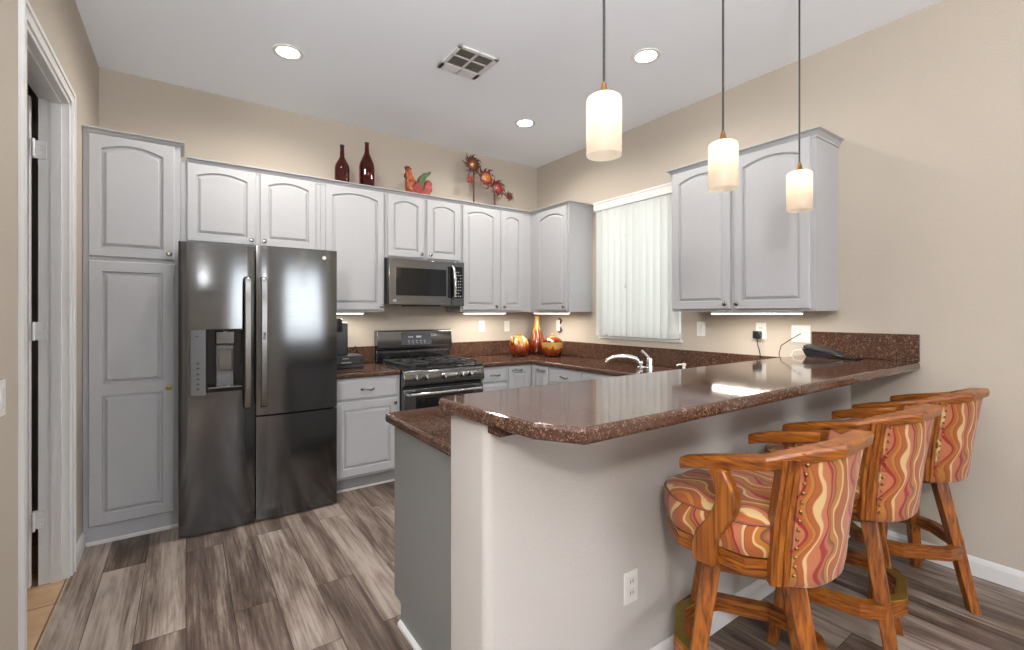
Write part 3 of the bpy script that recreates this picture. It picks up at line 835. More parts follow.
for r in range(9):
    for c_ in range(3):
        if (r * 3 + c_) % 7 == 5: continue
        box(b, MX1 - .092 + c_ * .022, MX1 - .080 + c_ * .022, MY - .0045, MY - .0035, MZ0 + .085 + r * .028, MZ0 + .093 + r * .028)
obj('keypad_marks', b, M['marks'], mw, smooth=False)
b = B(); tube(b, [(MX1 - .125, MY + .0, MZ0 + .065), (MX1 - .121, MY - .030, MZ0 + .085), (MX1 - .119, MY - .040, MZ0 + .20), (MX1 - .121, MY - .038, MZ0 + .26), (MX1 - .125, MY - .028, MZ0 + .345), (MX1 - .128, MY, MZ0 + .37)], [.012, .013, .014, .014, .013, .012], 12)
obj('handle', b, M['chrome'], md)
obj('vent_grille', bx(MX0 + .02, MX1 - .02, MY - .002, MY + .02, MZ1 - .030, MZ1 - .008), M['steel'], mw, bevel=.002)
obj('bottom_vent', bx(MX0 + .22, MX1 - .24, MY + .02, MY + .25, MZ0 - .008, MZ0 + .01), M['black'], mw, smooth=False)
text_mesh('badge_letters', 'LG', .026, M['lettering'], md, at_front(MX0 + .055, MY - .0008, MZ0 + .04))

# ------------------------------------------------------------------ range
rg = thing('range', 'stainless gas range with five knobs and black oven window', 'stove', (1.8, 3.9, 0))
GX0, GX1 = 1.420, 2.176
obj('body', bx(GX0, GX1, 3.56, BY - .01, .02, .885), M['soft_black'], rg, bevel=.003)
b = B(); prism(b, [(3.545, .755), (3.505, .775), (3.500, .80), (3.525, .880), (3.545, .893), (3.60, .893), (3.60, .755)], GX0, GX1, Matrix(((0, 0, 1, 0), (1, 0, 0, 0), (0, 1, 0, 0), (0, 0, 0, 1))))
obj('control_panel', b, M['steel'], rg, bevel=.006)
tilt = Matrix.Rotation(math.radians(15), 4, 'X')
for u in (416.5, 426.5, 444.8, 462.2, 470.8):
    a = (u - 512) / F_PX; yaw = math.atan((512 - 186) / F_PX)
    rx_, ry_ = math.sin(yaw) + a * math.cos(yaw), math.cos(yaw) - a * math.sin(yaw)
    xk = 3.50 * rx_ / ry_
    b = B(); lathe(b, [(.027, -.002), (.027, .006), (.023, .010), (.021, .032), (.017, .036)], 24); box(b, -.004, .004, -.022, .022, .034, .043)
    b.transform(Matrix.Translation((xk, 3.508, .833)) @ Matrix.Rotation(math.radians(-15), 4, 'X') @ FRONT)
    obj('knob', b, M['steel'], rg)
od = obj('oven_door', bx(GX0 + .004, GX1 - .004, 3.522, 3.558, .23, .742), M['steel'], rg, bevel=.008)
obj('oven_window', bx(GX0 + .11, GX1 - .11, 3.5195, 3.5225, .33, .66), M['blackglass'], od, bevel=.003)
obj('door_trim', bx(GX0 + .11, GX1 - .11, 3.5195, 3.5225, .664, .735), M['soft_black'], od, smooth=False)
b = B(); tube(b, [(GX0 + .03, 3.522, .700), (GX0 + .045, 3.485, .702)] + [(GX0 + .045 + (GX1 - GX0 - .09) * k / 8, 3.478 - .012 * math.sin(PI * k / 8), .703) for k in range(9)] + [(GX1 - .045, 3.485, .702), (GX1 - .03, 3.522, .70)], .013, 12)
obj('oven_handle', b, M['chrome'], od)
obj('drawer', bx(GX0 + .004, GX1 - .004, 3.526, 3.558, .05, .222), M['steel'], rg, bevel=.008)
b = B(); box(b, GX0, GX1, 3.545, 4.13, .885, .905); obj('cooktop', b, M['black'], rg, bevel=.005)
for k in range(3):
    x0 = GX0 + .03 + k * .236; x1 = x0 + .224; y0, y1 = 3.585, 4.09
    b = B(); s = .006
    for x in (x0, x1 - 2 * s): box(b, x, x + 2 * s, y0, y1, .925, .940)
    for y in (y0, y1 - 2 * s, (y0 + y1) / 2 - s): box(b, x0, x1, y, y + 2 * s, .925, .940)
    xm = (x0 + x1) / 2
    for yc in (y0 + .125, y1 - .125):
        box(b, x0, xm - .03, yc - s, yc + s, .925, .942); box(b, xm + .03, x1, yc - s, yc + s, .925, .942)
        box(b, xm - s, xm + s, yc - .11, yc - .03, .925, .942); box(b, xm - s, xm + s, yc + .03, yc + .11, .925, .942)
    for x in (x0 + .002, x1 - .016):
        for y in (y0 + .002, y1 - .016): box(b, x, x + .014, y, y + .014, .905, .926)
    obj('grate', b, M['iron'], rg, bevel=.003, seg=1)
    for yc in ((y0 + .125, y1 - .125) if k != 1 else ((y0 + y1) / 2 - .05,)):
        b = B(); lathe(b, [(.045, .905), (.045, .912), (.034, .914), (.034, .921), (.028, .924)], 24, Matrix.Translation((xm, yc, 0))); obj('burner', b, M['iron'], rg)
b = B(); box(b, GX0, GX1, 4.16, BY - .012, .90, 1.02); box(b, GX0 + .03, GX1 - .03, 4.135, 4.165, .905, 1.00); obj('riser', b, M['black_steel'], rg, bevel=.003)
b = B(); prism(b, [(4.125, 1.02), (4.120, 1.05), (4.135, 1.19), (4.150, 1.198), (BY - .012, 1.198), (BY - .012, 1.015), (4.14, 1.012)], GX0, GX1, Matrix(((0, 0, 1, 0), (1, 0, 0, 0), (0, 1, 0, 0), (0, 0, 0, 1))))
bg = obj('backguard', b, M['steel'], rg, bevel=.005)
tl = Matrix.Translation((0, 4.1255, 1.113)) @ Matrix.Rotation(math.radians(-6.1), 4, 'X')
obj('display', bx(GX0 + .225, GX0 + .53, -.003, .004, -.055, .060, m=tl), M['display'], rg, bevel=.002)
b = B()
for k in range(5):
    for r in range(2):
        box(b, GX0 + .29 + k * .04 + (.006 if r else 0), GX0 + .305 + k * .04, -.0045, -.0025, -.02 - r * .018, -.014 - r * .018, m=tl)
for k in range(3): lathe(b, [(.007, 0), (.007, .002)], 12, tl @ Matrix.Translation((GX0 + .30 + k * .018, -.002, .02)) @ FRONT)
box(b, GX0 + .375, GX0 + .425, -.0045, -.0025, .012, .030, m=tl)
obj('display_marks', b, M['marks'], rg, smooth=False)

# ------------------------------------------------------------------ bar stools
def groove_prof(w_, h, z0):
    """rectangle w_ deep, h tall with two grooves on the outer side"""
    p = [(-w_ / 2, z0), (w_ / 2, z0)]
    for c_ in (.36, .64):
        zc = z0 + h * c_; g = h * .07
        p += [(w_ / 2, zc - g), (w_ / 2 - .005, zc - g * .5), (w_ / 2 - .005, zc + g * .5), (w_ / 2, zc + g)]
    p += [(w_ / 2, z0 + h), (-w_ / 2, z0 + h)]
    return p


def make_stool(label, x, y, seat_rot, base_rot):
    t = thing('bar_stool', label, 'bar stool', (0, 0, 0), 0, 'bar stools along the bar')
    Rb = Matrix.Rotation(base_rot, 4, 'Z'); Rs = Matrix.Rotation(seat_rot, 4, 'Z')
    # --- base
    for sx in (-1, 1):
        for sy in (-1, 1):
            b = B(); vs = []
            for z, r, hw in ((0, .200, .020), (.30, .155, .0235), (.59, .110, .026)):
                cx, cy = sx * r, sy * r
                vs.append([b.verts.new((cx + dx * hw, cy + dy_ * hw, z)) for dx, dy_ in ((-1, -1), (1, -1), (1, 1), (-1, 1))])
            for a, c in zip(vs, vs[1:]):
                for i in range(4): b.faces.new((a[i], a[(i + 1) % 4], c[(i + 1) % 4], c[i]))
            b.faces.new(list(reversed(vs[0]))); b.faces.new(vs[-1])
            b.transform(Rb); obj('leg', b, M['oakz'], t, bevel=.004)
    rr = .160
    for k in range(4):
        R = Rb @ Matrix.Rotation(k * PI / 2, 4, 'Z')
        out = .064
        b = B(); path = [(-rr - .012, rr + .002), (-rr * .55, rr + out * .8), (rr * .55, rr + out * .8), (rr + .012, rr + .002)]
        path = [Vector(p) for p in path]
        sweep(b, list(reversed(path)), [(-p[0], p[1]) for p in groove_prof(.036, .052, .235)])
        b.transform(R)
        s_ = obj('stretcher' if k else 'footrest', b, M['oakx'], t, smooth=False)
        if k == 0:
            b = B(); pl_ = [(-rr - .002, rr + .010), (-rr * .55, rr + out * .8 + .018), (rr * .55, rr + out * .8 + .018), (rr + .002, rr + .010), (rr - .01, rr - .02), (rr * .42, rr + .036), (-rr * .42, rr + .036), (-rr + .01, rr - .02)]
            prism(b, list(reversed(pl_)), .287, .291)
            for q in (-.07, 0, .07): lathe(b, [(.004, .291), (.003, .2925)], 8, Matrix.Translation((q, rr + out * .62, 0)))
            b.transform(R); obj('brass_plate', b, M['brass'], s_, bevel=.001, seg=1, smooth=False)
    b = B(); lathe(b, [(.13, .588), (.13, .60), (.09, .602), (.09, .616)], 24); obj('swivel', b, M['soft_black'], t)
    b = B(); prism(b, [(-.135, -.135), (.135, -.135), (.135, .135), (-.135, .135)], .552, .590); b.transform(Rb); obj('top_block', b, M['oakx'], t, bevel=.004)
    # --- seat
    oc = [(-.232, -.10), (-.232, .115), (-.135, .222), (.135, .222), (.232, .115), (.232, -.10), (.135, -.20), (-.135, -.20)]
    b = B(); sweep(b, [(p[0] * .92, p[1] * .92) for p in oc], [(-p[0], p[1]) for p in groove_prof(.03, .046, .616)], closed=True)
    prism(b, [(p[0] * .88, p[1] * .88) for p in oc], .622, .655)
    b.transform(Rs); obj('seat_frame', b, M['oakx'], t, smooth=False)

    def oring(s, z, rnd=.045, n=5, grow=0):
        pts = []
        P = [Vector((p[0] * (s + grow), p[1] * (s + grow * (1.0 if p[1] > 0 else .2)))) for p in oc]
        for i, p in enumerate(P):
            a = (P[i - 1] - p).normalized(); c = (P[(i + 1) % 8] - p).normalized()
            p0, p1 = p + a * rnd, p + c * rnd
            for q in range(n):
                tt = q / (n - 1); pts.append(((1 - tt) ** 2 * p0 + 2 * tt * (1 - tt) * p + tt ** 2 * p1, z))
        return pts
    def loft(prof):
        b = B(); rings = [[b.verts.new((p.x, p.y, zz)) for p, zz in oring(s_c, z, .045 * s_c)] for s_c, z in prof]
        for a, c in zip(rings, rings[1:]):
            for i in range(len(a)): b.faces.new((a[i], a[(i + 1) % len(a)], c[(i + 1) % len(c)], c[i]))
        b.faces.new(list(reversed(rings[0]))); b.faces.new(rings[-1]); b.transform(Rs); return b
    cu = obj('seat_cushion', loft(((1.0, .752), (1.035, .762), (1.01, .773), (.92, .786), (.70, .796), (.40, .802), (.1, .803))), M['fabseat'], t)
    obj('cushion_side', loft(((.92, .660), (1.0, .668), (1.035, .69), (1.05, .715), (1.045, .745), (1.03, .7605))), M['fabside'], cu)
    b = B(); pr_ = [(p.x, p.y, zz) for p, zz in oring(1.035, .7625, .045)]; tube(b, pr_ + pr_[:1], .0035, 6); b.transform(Rs); obj('piping', b, M['piping'], cu)
    # --- arm rail: faceted horseshoe rising to the back
    path = [(.225, .095), (.2255, .03), (.222, -.155), (.162, -.220), (.10, -.285), (0, -.288), (-.10, -.285), (-.162, -.220), (-.222, -.155), (-.2255, .03), (-.225, .095)]
    zs = [.906, .925, .966, .990, 1.012, 1.014, 1.012, .990, .966, .925, .906]
    b = B(); sweep(b, path, [(-.024, -.037), (.026, -.037), (.028, -.010), (.022, 0), (-.022, 0), (-.028, -.010)], zs=zs)
    b.transform(Rs); obj('arm_rail', b, M['oaky'], t, bevel=.003, smooth=False)
    # --- S-shaped front arm supports
    for sx in (-1, 1):
        ctr = [(-.030, .905), (-.045, .875), (-.058, .845), (-.060, .810), (-.045, .770), (-.020, .730), (.000, .700), (.010, .665), (.010, .612)]
        hw = [.026, .027, .029, .031, .032, .033, .034, .034, .032]
        L = [(c[0] + h, c[1]) for c, h in zip(ctr, hw)]; Rr = [(c[0] - h, c[1]) for c, h in zip(ctr, hw)]
        b = B(); x0 = sx * .246; prism(b, L + list(reversed(Rr)), x0 - .02, x0 + .02, Matrix(((0, 0, 1, 0), (1, 0, 0, 0), (0, 1, 0, 0), (0, 0, 0, 1))))
        b.transform(Rs); obj('arm_support', b, M['oakz'], t, bevel=.006)
    # --- back: grooved posts, flaring upholstered panel, nail heads
    for sx in (-1, 1):
        b = B(); n0 = Vector((-.72 * sx, .69)) * -1
        dirx = Vector((sx * .76, .65)).normalized() * 1        # along the facet
        out = Vector((sx * .70, -.71)).normalized(); al = Vector((-out.y, out.x))
        rings = []
        for z, px_, py_ in ((.600, .172, -.160), (.70, .176, -.166), (.80, .182, -.176), (.88, .190, -.190), (.966, .200, -.205)):
            c0 = Vector((sx * px_, py_)); q = []
            for a_, o_ in ((-.023, -.022), (.023, -.022), (.023, .020), (.012, .020), (.009, .015), (.006, .020), (-.006, .020), (-.009, .015), (-.012, .020), (-.023, .020)):
                q.append(b.verts.new((*(c0 + al * a_ + out * o_), z)))
            rings.append(q)
        for a, c in zip(rings, rings[1:]):
            for i in range(len(a)): b.faces.new((a[i], a[(i + 1) % len(a)], c[(i + 1) % len(c)], c[i]))
        b.faces.new(list(reversed(rings[0]))); b.faces.new(rings[-1]); b.transform(Rs); obj('back_post', b, M['oakz'], t, smooth=False)
    b = B(); rows_o, rows_i = [], []
    zt = [.586, .592, .606, .64, .70, .75, .80, .85, .90, .95, .985]
    for z in zt:
        tt = (z - .586) / .399; fl = tt ** 1.35
        ex, ey = .158 + .030 * fl, -.190 - .045 * fl
        cx_, cy_ = .094 + .010 * fl, -.250 - .047 * fl
        ctl = [Vector((-ex, ey)), Vector((-cx_ - .01, cy_ + .01)), Vector((0, cy_ - .012)), Vector((cx_ + .01, cy_ + .01)), Vector((ex, ey))]
        pts = []
        for i in range(4):
            p0 = ctl[max(i - 1, 0)]; p1 = ctl[i]; p2 = ctl[i + 1]; p3 = ctl[min(i + 2, 4)]
            for q in range(6):
                u = q / 6; pts.append(.5 * ((2 * p1) + (-p0 + p2) * u + (2 * p0 - 5 * p1 + 4 * p2 - p3) * u * u + (-p0 + 3 * p1 - 3 * p2 + p3) * u ** 3))
        pts.append(ctl[4])
        sh = .030 if z <= .587 else (.014 if z < .60 else (.004 if z < .61 else 0))
        rows_o.append([b.verts.new((p.x * (1 - sh), p.y + sh, z)) for p in pts])
        rows_i.append([b.verts.new((p.x * .84, p.y + .05 - sh * .5, z)) for p in pts])
    n = len(rows_o[0])
    for r in range(len(zt) - 1):
        for i in range(n - 1):
            b.faces.new((rows_o[r][i], rows_o[r][i + 1], rows_o[r + 1][i + 1], rows_o[r + 1][i]))
            b.faces.new((rows_i[r][i + 1], rows_i[r][i], rows_i[r + 1][i], rows_i[r + 1][i + 1]))
        b.faces.new((rows_i[r][0], rows_o[r][0], rows_o[r + 1][0], rows_i[r + 1][0])); b.faces.new((rows_o[r][-1], rows_i[r][-1], rows_i[r + 1][-1], rows_o[r + 1][-1]))
    for i in range(n - 1):
        b.faces.new((rows_i[0][i], rows_i[0][i + 1], rows_o[0][i + 1], rows_o[0][i])); b.faces.new((rows_o[-1][i], rows_o[-1][i + 1], rows_i[-1][i + 1], rows_i[-1][i]))
    b.transform(Rs); bk = obj('backrest', b, M['fab'], t)
    for sx in (-1, 1):
        b = B()
        for k in range(13):
            z = .63 + k * .027; tt = (z - .60) / .385; fl = tt ** 1.35
            bmesh.ops.create_uvsphere(b, u_segments=8, v_segments=5, radius=.0055, matrix=Matrix.Translation((sx * (.152 + .030 * fl), -.197 - .050 * fl, z)))
        b.transform(Rs); obj('nailhead_trim', b, M['nail'], bk)
    t.location = (x, y, 0)
    return t


make_stool('oak bar stool with swirl-patterned seat, nearest of the three along the bar', 1.524, .800, .04, math.radians(33))
make_stool('oak bar stool with swirl-patterned back, middle of the three along the bar', 2.230, .800, -.025, math.radians(195))
make_stool('oak bar stool with swirl-patterned back, farthest of the three, closest to the right wall', 2.930, .785, -.06, math.radians(43))

# ------------------------------------------------------------------ pendants, recessed lights, vent
for k, (x, lab) in enumerate(((1.138, 'largest-looking, leftmost glowing cylinder pendant lamp over the bar'), (1.855, 'middle glowing cylinder pendant lamp over the bar'), (2.560, 'rightmost glowing cylinder pendant lamp, in front of the bar-end cabinet'))):
    y = 1.08
    p = thing('pendant_lamp', lab, 'lamp', (x, y, CZ), 0, 'pendant lamps over the bar')
    T = Matrix.Translation((x, y, 0))
    b = B(); lathe(b, [(.004, CZ - .03), (.055, CZ - .022), (.06, CZ - .004), (.06, CZ)], 24, T); obj('canopy', b, M['bronze'], p)
    b = B(); tube(b, [(x, y, CZ - .02), (x, y, 2.12)], .0045, 8); obj('cord', b, M['cord'], p)
    b = B(); lathe(b, [(.030, 2.080), (.025, 2.085), (.014, 2.097), (.010, 2.115), (.007, 2.128)], 20, T); obj('cap', b, M['bronze'], p)
    b = B(); lathe(b, [(.0580, 1.884), (.0585, 1.90), (.0585, 2.062), (.056, 2.074), (.045, 2.082), (.026, 2.084)], 40, T, caps=False); obj('shade', b, M['shade'], p)
    b = B(); lathe(b, [(.004, 1.990), (.016, 1.996), (.024, 2.012), (.022, 2.034), (.013, 2.055), (.012, 2.083)], 16, T); obj('bulb', b, M['bulb'], p)
for x, y, pw, lab in ((.540, 3.279, 85, 'round recessed ceiling light on the left, over the refrigerator side'), (2.471, 1.972, 42, 'round recessed ceiling light between the two nearer pendant cords'), (2.463, 3.288, 75, 'round recessed ceiling light near the back corner')):
    r = thing('recessed_light', lab, 'light', (x, y, CZ), 0, 'recessed ceiling lights')
    T = Matrix.Translation((x, y, 0))
    b = B(); lathe(b, [(.068, CZ - .004), (.092, CZ - .006), (.095, CZ - .002), (.095, CZ)], 32, T, caps=False); obj('trim_ring', b, M['white_pl'], r)
    b = B(); lathe(b, [(.068, CZ - .0045), (.068, CZ - .001)], 32, T); obj('lens', b, M['lens'], r)
    l = bpy.data.lights.new('can_lamp', 'SPOT'); l.energy = pw; l.spot_size = 2.95; l.spot_blend = .6; l.shadow_soft_size = .07; l.color = (1, .95, .87)
    o = bpy.data.objects.new('can_lamp', l); C.objects.link(o); o.location = (x, y, CZ - .02)
v = thing('ceiling_vent', 'square white ceiling air vent with dark louvres', 'vent', (1.55, 2.71, CZ))
b = B(); vx0, vx1, vy0, vy1 = 1.400, 1.700, 2.555, 2.870
fw = .028
for a in ((vx0, vx1, vy0, vy0 + fw), (vx0, vx1, vy1 - fw - .05, vy1), (vx0, vx0 + fw, vy0, vy1), (vx1 - fw, vx1, vy0, vy1), (1.542, 1.558, vy0, vy1), (vx0, vx1, 2.667, 2.681)):
    box(b, *a, CZ - .012, CZ)
obj('frame', b, M['trim'], v, bevel=.003)
obj('opening', bx(vx0 + .01, vx1 - .01, vy0 + .01, vy1 - .01, CZ - .003, CZ - .0005), M['ventdark'], v, smooth=False)
b = B()
for k in range(9):
    y = vy0 + .038 + k * .022
    box(b, vx0 + .02, vx1 - .02, -.007, .007, -.0006, .0006, m=Matrix.Translation((0, y, CZ - .008)) @ Matrix.Rotation(.7, 4, 'X'))
obj('louvres', b, M['ventdark'], v, smooth=False)

# ------------------------------------------------------------------ things on top of the cabinets
ZT = 2.443
def bottle(label, x, y, s, prof):
    t = thing('bottle', label, 'bottle', (x, y, UT), 0, 'bottles on the cabinet top')
    T = Matrix.Translation((x, y, UT))
    inner = [(r - .004, z) for r, z in prof[1:-2]]
    b = B(); lathe(b, prof, 32, T); o = obj('glass', b, M['bottle'], t)
    b = B(); r, z = prof[-1]; lathe(b, [(r * .9, z - .0), (r + .003, z + .001), (r + .003, z + .014), (r * .8, z + .016)], 20, T); obj('stopper', b, M['soft_black'], t)


bottle('shorter red-brown glass bottle, left of the two on the cabinets', 1.086, 4.045, 1, [(.050, 0), (.060, .006), (.061, .16), (.056, .195), (.030, .245), (.020, .265), (.016, .355)])
bottle('taller red-brown glass bottle, right of the two on the cabinets', 1.297, 4.045, 1, [(.052, 0), (.064, .006), (.066, .215), (.060, .25), (.028, .325), (.020, .35), (.016, .42)])

# rooster
ro = thing('rooster_figurine', 'red, orange and green ceramic rooster figurine on the cabinet top', 'figurine', (1.745, 4.03, UT))
rx, ry, rz = 1.745, 4.03, UT
b = B()
rows = [(.0, .030, .030, .00), (.03, .062, .045, .00), (.07, .088, .055, -.005), (.10, .088, .055, -.015), (.14, .068, .048, -.035), (.18, .046, .038, -.055), (.215, .034, .030, -.065), (.245, .031, .028, -.070), (.268, .018, .018, -.070)]
rings = [[b.verts.new((rx + dx + a * math.cos(2 * PI * k / 20), ry + c * math.sin(2 * PI * k / 20), rz + z)) for k in range(20)] for z, a, c, dx in rows]
for a, c in zip(rings, rings[1:]):
    for i in range(20): b.faces.new((a[i], a[(i + 1) % 20], c[(i + 1) % 20], c[i]))
b.faces.new(list(reversed(rings[0]))); b.faces.new(rings[-1])
obj('body', b, M['orange'], ro)
def flat(bm, pts, y0, y1):
    prism(bm, pts, y0, y1, Matrix(((1, 0, 0, rx), (0, 0, 1, ry), (0, 1, 0, rz), (0, 0, 0, 1))))
b = B(); flat(b, [(-.10, .26), (-.112, .285), (-.095, .280), (-.09, .30), (-.075, .285), (-.062, .300), (-.052, .278), (-.038, .282), (-.045, .255), (-.07, .250)], -.008, .008); flat(b, [(-.105, .225), (-.112, .19), (-.098, .175), (-.088, .195), (-.09, .225)], -.010, .010); obj('comb', b, M['petal'], ro, bevel=.004)
b = B(); flat(b, [(-.10, .238), (-.130, .228), (-.102, .220)], -.007, .007); obj('beak', b, M['cream'], ro, bevel=.002)
for pts, mat, d in (([(.0, .05), (.005, .13), (.03, .205), (.075, .250), (.115, .262), (.155, .285), (.145, .250), (.105, .215), (.085, .16), (.08, .08)], 'green', .024),
                    ([(.055, .05), (.075, .13), (.10, .185), (.135, .195), (.16, .165), (.155, .12), (.165, .10), (.14, .07), (.135, .02), (.10, .0), (.07, .01)], 'red', .03)):
    b = B(); flat(b, pts, -d, d); obj('tail_feathers', b, M[mat], ro, bevel=.012, seg=3)
for sy in (-1, 1):
    b = B(); flat(b, [(-.055, .10), (-.02, .15), (.03, .13), (.055, .08), (.02, .045), (-.03, .06)], sy * .048 - .010, sy * .048 + .010); obj('wing', b, M['red'], ro, bevel=.008, seg=3)
b = B(); lathe(b, [(.070, 0), (.075, .008), (.060, .03), (.045, .04)], 20, Matrix.Translation((rx, ry, rz)) @ Matrix.Diagonal((1, .7, 1, 1))); obj('base', b, M['cream'], ro)

# sunflower metal sculpture: two stakes carrying sun-shaped blooms
su = thing('sunburst_sculpture', 'rusty metal sculpture of sun-shaped flowers on two stakes, on the cabinet top', 'sculpture', (2.55, 4.05, UT))
def bloom(x, z, r, y, npet, mats, tw=0.0):
    T = Matrix.Translation((x, y, z)) @ FRONT @ Matrix.Rotation(-.12, 4, 'X')
    b = B()
    for k in range(npet):
        a = 2 * PI * k / npet + tw; L = r * (1.0 if k % 2 else .82); wv = .25
        pts = []
        mid = []
        for q in range(6):
            t_ = q / 5; rad = r * .42 + (L - r * .42) * t_; aa = a + .22 * math.sin(t_ * PI * 1.3); ww = r * .15 * (1 - t_) + .002
            c = Vector((math.cos(aa), math.sin(aa))) * rad; pn = Vector((-math.sin(aa), math.cos(aa))) * ww
            pts.append((c + pn, c - pn, t_))
        top = [[b.verts.new((*p, .004 + .012 * math.sin(PI * t_))) for p in (a_, c_)] for a_, c_, t_ in pts]
        bot = [[b.verts.new((*p, .000 + .012 * math.sin(PI * t_))) for p in (a_, c_)] for a_, c_, t_ in pts]
        for i in range(5):
            b.faces.new((top[i][0], top[i][1], top[i + 1][1], top[i + 1][0])); b.faces.new((bot[i][1], bot[i][0], bot[i + 1][0], bot[i + 1][1]))
            b.faces.new((top[i][0], top[i + 1][0], bot[i + 1][0], bot[i][0])); b.faces.new((top[i + 1][1], top[i][1], bot[i][1], bot[i + 1][1]))
        b.faces.new((top[0][1], top[0][0], bot[0][0], bot[0][1])); b.faces.new((top[5][0], top[5][1], bot[5][1], bot[5][0]))
    b.transform(T); f = obj('petals', b, M[mats[0]], su)
    b = B(); lathe(b, [(r * .50, -.004), (r * .52, .006), (r * .40, .016)], 20, T); obj('rim', b, M[mats[1]], f)
    b = B(); lathe(b, [(r * .36, .012), (r * .34, .020), (r * .2, .027), (r * .05, .029)], 20, T); obj('centre', b, M[mats[2]], f)
bloom(2.362, 2.862, .118, 4.04, 14, ('rust', 'petal', 'bronze'))
bloom(2.512, 2.742, .135, 4.02, 10, ('petal', 'petal', 'gold'), .3)
bloom(2.660, 2.664, .112, 4.03, 16, ('rust', 'petal', 'coral'))
bloom(2.815, 2.602, .064, 4.04, 10, ('petal', 'petal', 'rust'))
bloom(2.330, 2.700, .055, 4.04, 9, ('coral', 'coral', 'red'))
for x, zt_, in ((2.388, 2.85), (2.640, 2.66)):
    b = B(); tube(b, [(x, 4.055, UT), (x, 4.055, zt_)], .008, 8); lathe(b, [(.04, UT), (.04, UT + .006)], 20, Matrix.Translation((x, 4.055, 0))); obj('stake', b, M['rust'], su)
b = B(); tube(b, [(2.362, 4.055, 2.84), (2.44, 4.06, 2.79), (2.512, 4.05, 2.742), (2.60, 4.055, 2.70), (2.66, 4.055, 2.668), (2.74, 4.06, 2.64), (2.815, 4.055, 2.602)], .005, 8); tube(b, [(2.362, 4.055, 2.82), (2.33, 4.06, 2.76), (2.33, 4.055, 2.70)], .004, 8); obj('branch', b, M['rust'], su)

# ------------------------------------------------------------------ things on the worktops
def glazed(name, label, x, y, prof, seg=36):
    t = thing(name, label, 'pottery', (x, y, CTZ1), 0)
    b = B(); lathe(b, prof, seg); b.transform(Matrix.Translation((x, y, CTZ1))); obj('body', b, M['glaze'], t); return t


t = glazed('jug', 'round drip-glazed amber jug with a small handle, left of the pottery group', 2.875, 3.935, [(.060, 0), (.085, .010), (.103, .06), (.106, .10), (.098, .15), (.075, .19), (.050, .208), (.042, .216), (.046, .230), (.038, .232)])
b = B(); tube(b, [(2.875 - .066, 3.935, CTZ1 + .195), (2.875 - .110, 3.925, CTZ1 + .205), (2.875 - .122, 3.92, CTZ1 + .16), (2.875 - .10, 3.925, CTZ1 + .115)], [.010, .011, .011, .010], 10); obj('handle', b, M['glaze'], t)
glazed('vase', 'tall drip-glazed amber vase with a narrow neck in the corner', 3.185, 4.035, [(.060, 0), (.078, .010), (.090, .06), (.090, .11), (.078, .18), (.055, .25), (.034, .32), (.026, .38), (.027, .42), (.031, .425), (.020, .426)])
t = glazed('lidded_pot', 'drip-glazed amber lidded pot, right of the pottery group', 3.135, 3.705, [(.065, 0), (.085, .008), (.105, .06), (.114, .12), (.116, .15), (.108, .154)])
b = B(); lathe(b, [(.112, .150), (.112, .160), (.085, .185), (.045, .203), (.016, .210), (.013, .222), (.017, .234), (.006, .242)], 32, Matrix.Translation((3.135, 3.705, CTZ1))); obj('lid', b, M['glaze'], t)

cm = thing('coffee_maker', 'black single-cup coffee maker on the counter beside the refrigerator', 'coffee maker', (1.04, 3.98, CTZ1))
b = B(); box(b, .945, 1.215, 3.86, 4.10, CTZ1, CTZ1 + .030); prism(b, [(.945, 3.86), (1.20, 3.86), (1.215, 3.90), (1.215, 4.06), (1.18, 4.10), (.945, 4.10)], CTZ1 + .03, CTZ1 + .105); obj('base', b, M['soft_black'], cm, bevel=.008)
b = B(); box(b, .945, 1.095, 3.90, 4.10, CTZ1 + .10, CTZ1 + .375); obj('tower', b, M['black'], cm, bevel=.010)
b = B(); lathe(b, [(.045, CTZ1 + .30), (.048, CTZ1 + .31), (.048, CTZ1 + .40), (.040, CTZ1 + .41)], 24, Matrix.Translation((1.00, 3.90, 0))); obj('brew_head', b, M['black'], cm)
b = B(); tube(b, [(1.20, 4.09, CTZ1 + .02), (1.24, 4.14, CTZ1 + .1), (1.235, 4.17, CTZ1 + .16), (1.22, 4.20, CTZ1 + .12)], .004, 8); obj('power_cord', b, M['black'], cm)
b = B(); box(b, 1.04, 1.09, 3.8585, 3.861, CTZ1 + .078, CTZ1 + .084); box(b, 1.03, 1.11, 3.8585, 3.861, CTZ1 + .045, CTZ1 + .053); obj('front_marking', b, M['marks'], cm, smooth=False)

# faucet with arched spout and lever, soap dispenser
fa = thing('faucet', 'chrome kitchen faucet with arched spout rising behind the bar', 'faucet', (3.16, 2.55, CTZ1))
b = B(); pts = [(3.16, 2.56, CTZ1 + .027)] + [(3.14 - .0 - .19 * (1 - math.cos(a)) / 2 * 1.0, 2.58 + .19 * (1 - math.cos(a)) / 2, CTZ1 + .03 + .055 * math.sin(a)) for a in [PI * k / 10 for k in range(11)]]
tube(b, pts, [.024] + [.023 - .0007 * k for k in range(11)], 14); obj('spout', b, M['chrome'], fa)
b = B(); lathe(b, [(.036, 0), (.034, .012), (.028, .03), (.026, .07), (.018, .082)], 24, Matrix.Translation((3.16, 2.48, CTZ1))); tube(b, [(3.16, 2.48, CTZ1 + .065), (3.155, 2.52, CTZ1 + .105), (3.15, 2.56, CTZ1 + .135)], [.014, .010, .013], 10); obj('lever', b, M['chrome'], fa)
b = B(); lathe(b, [(.040, 0), (.038, .006)], 24, Matrix.Translation((3.16, 2.56, CTZ1))); obj('escutcheon', b, M['chrome'], fa)
so = thing('soap_dispenser', 'small white soap pump beside the faucet', 'soap dispenser', (3.16, 2.16, CTZ1))
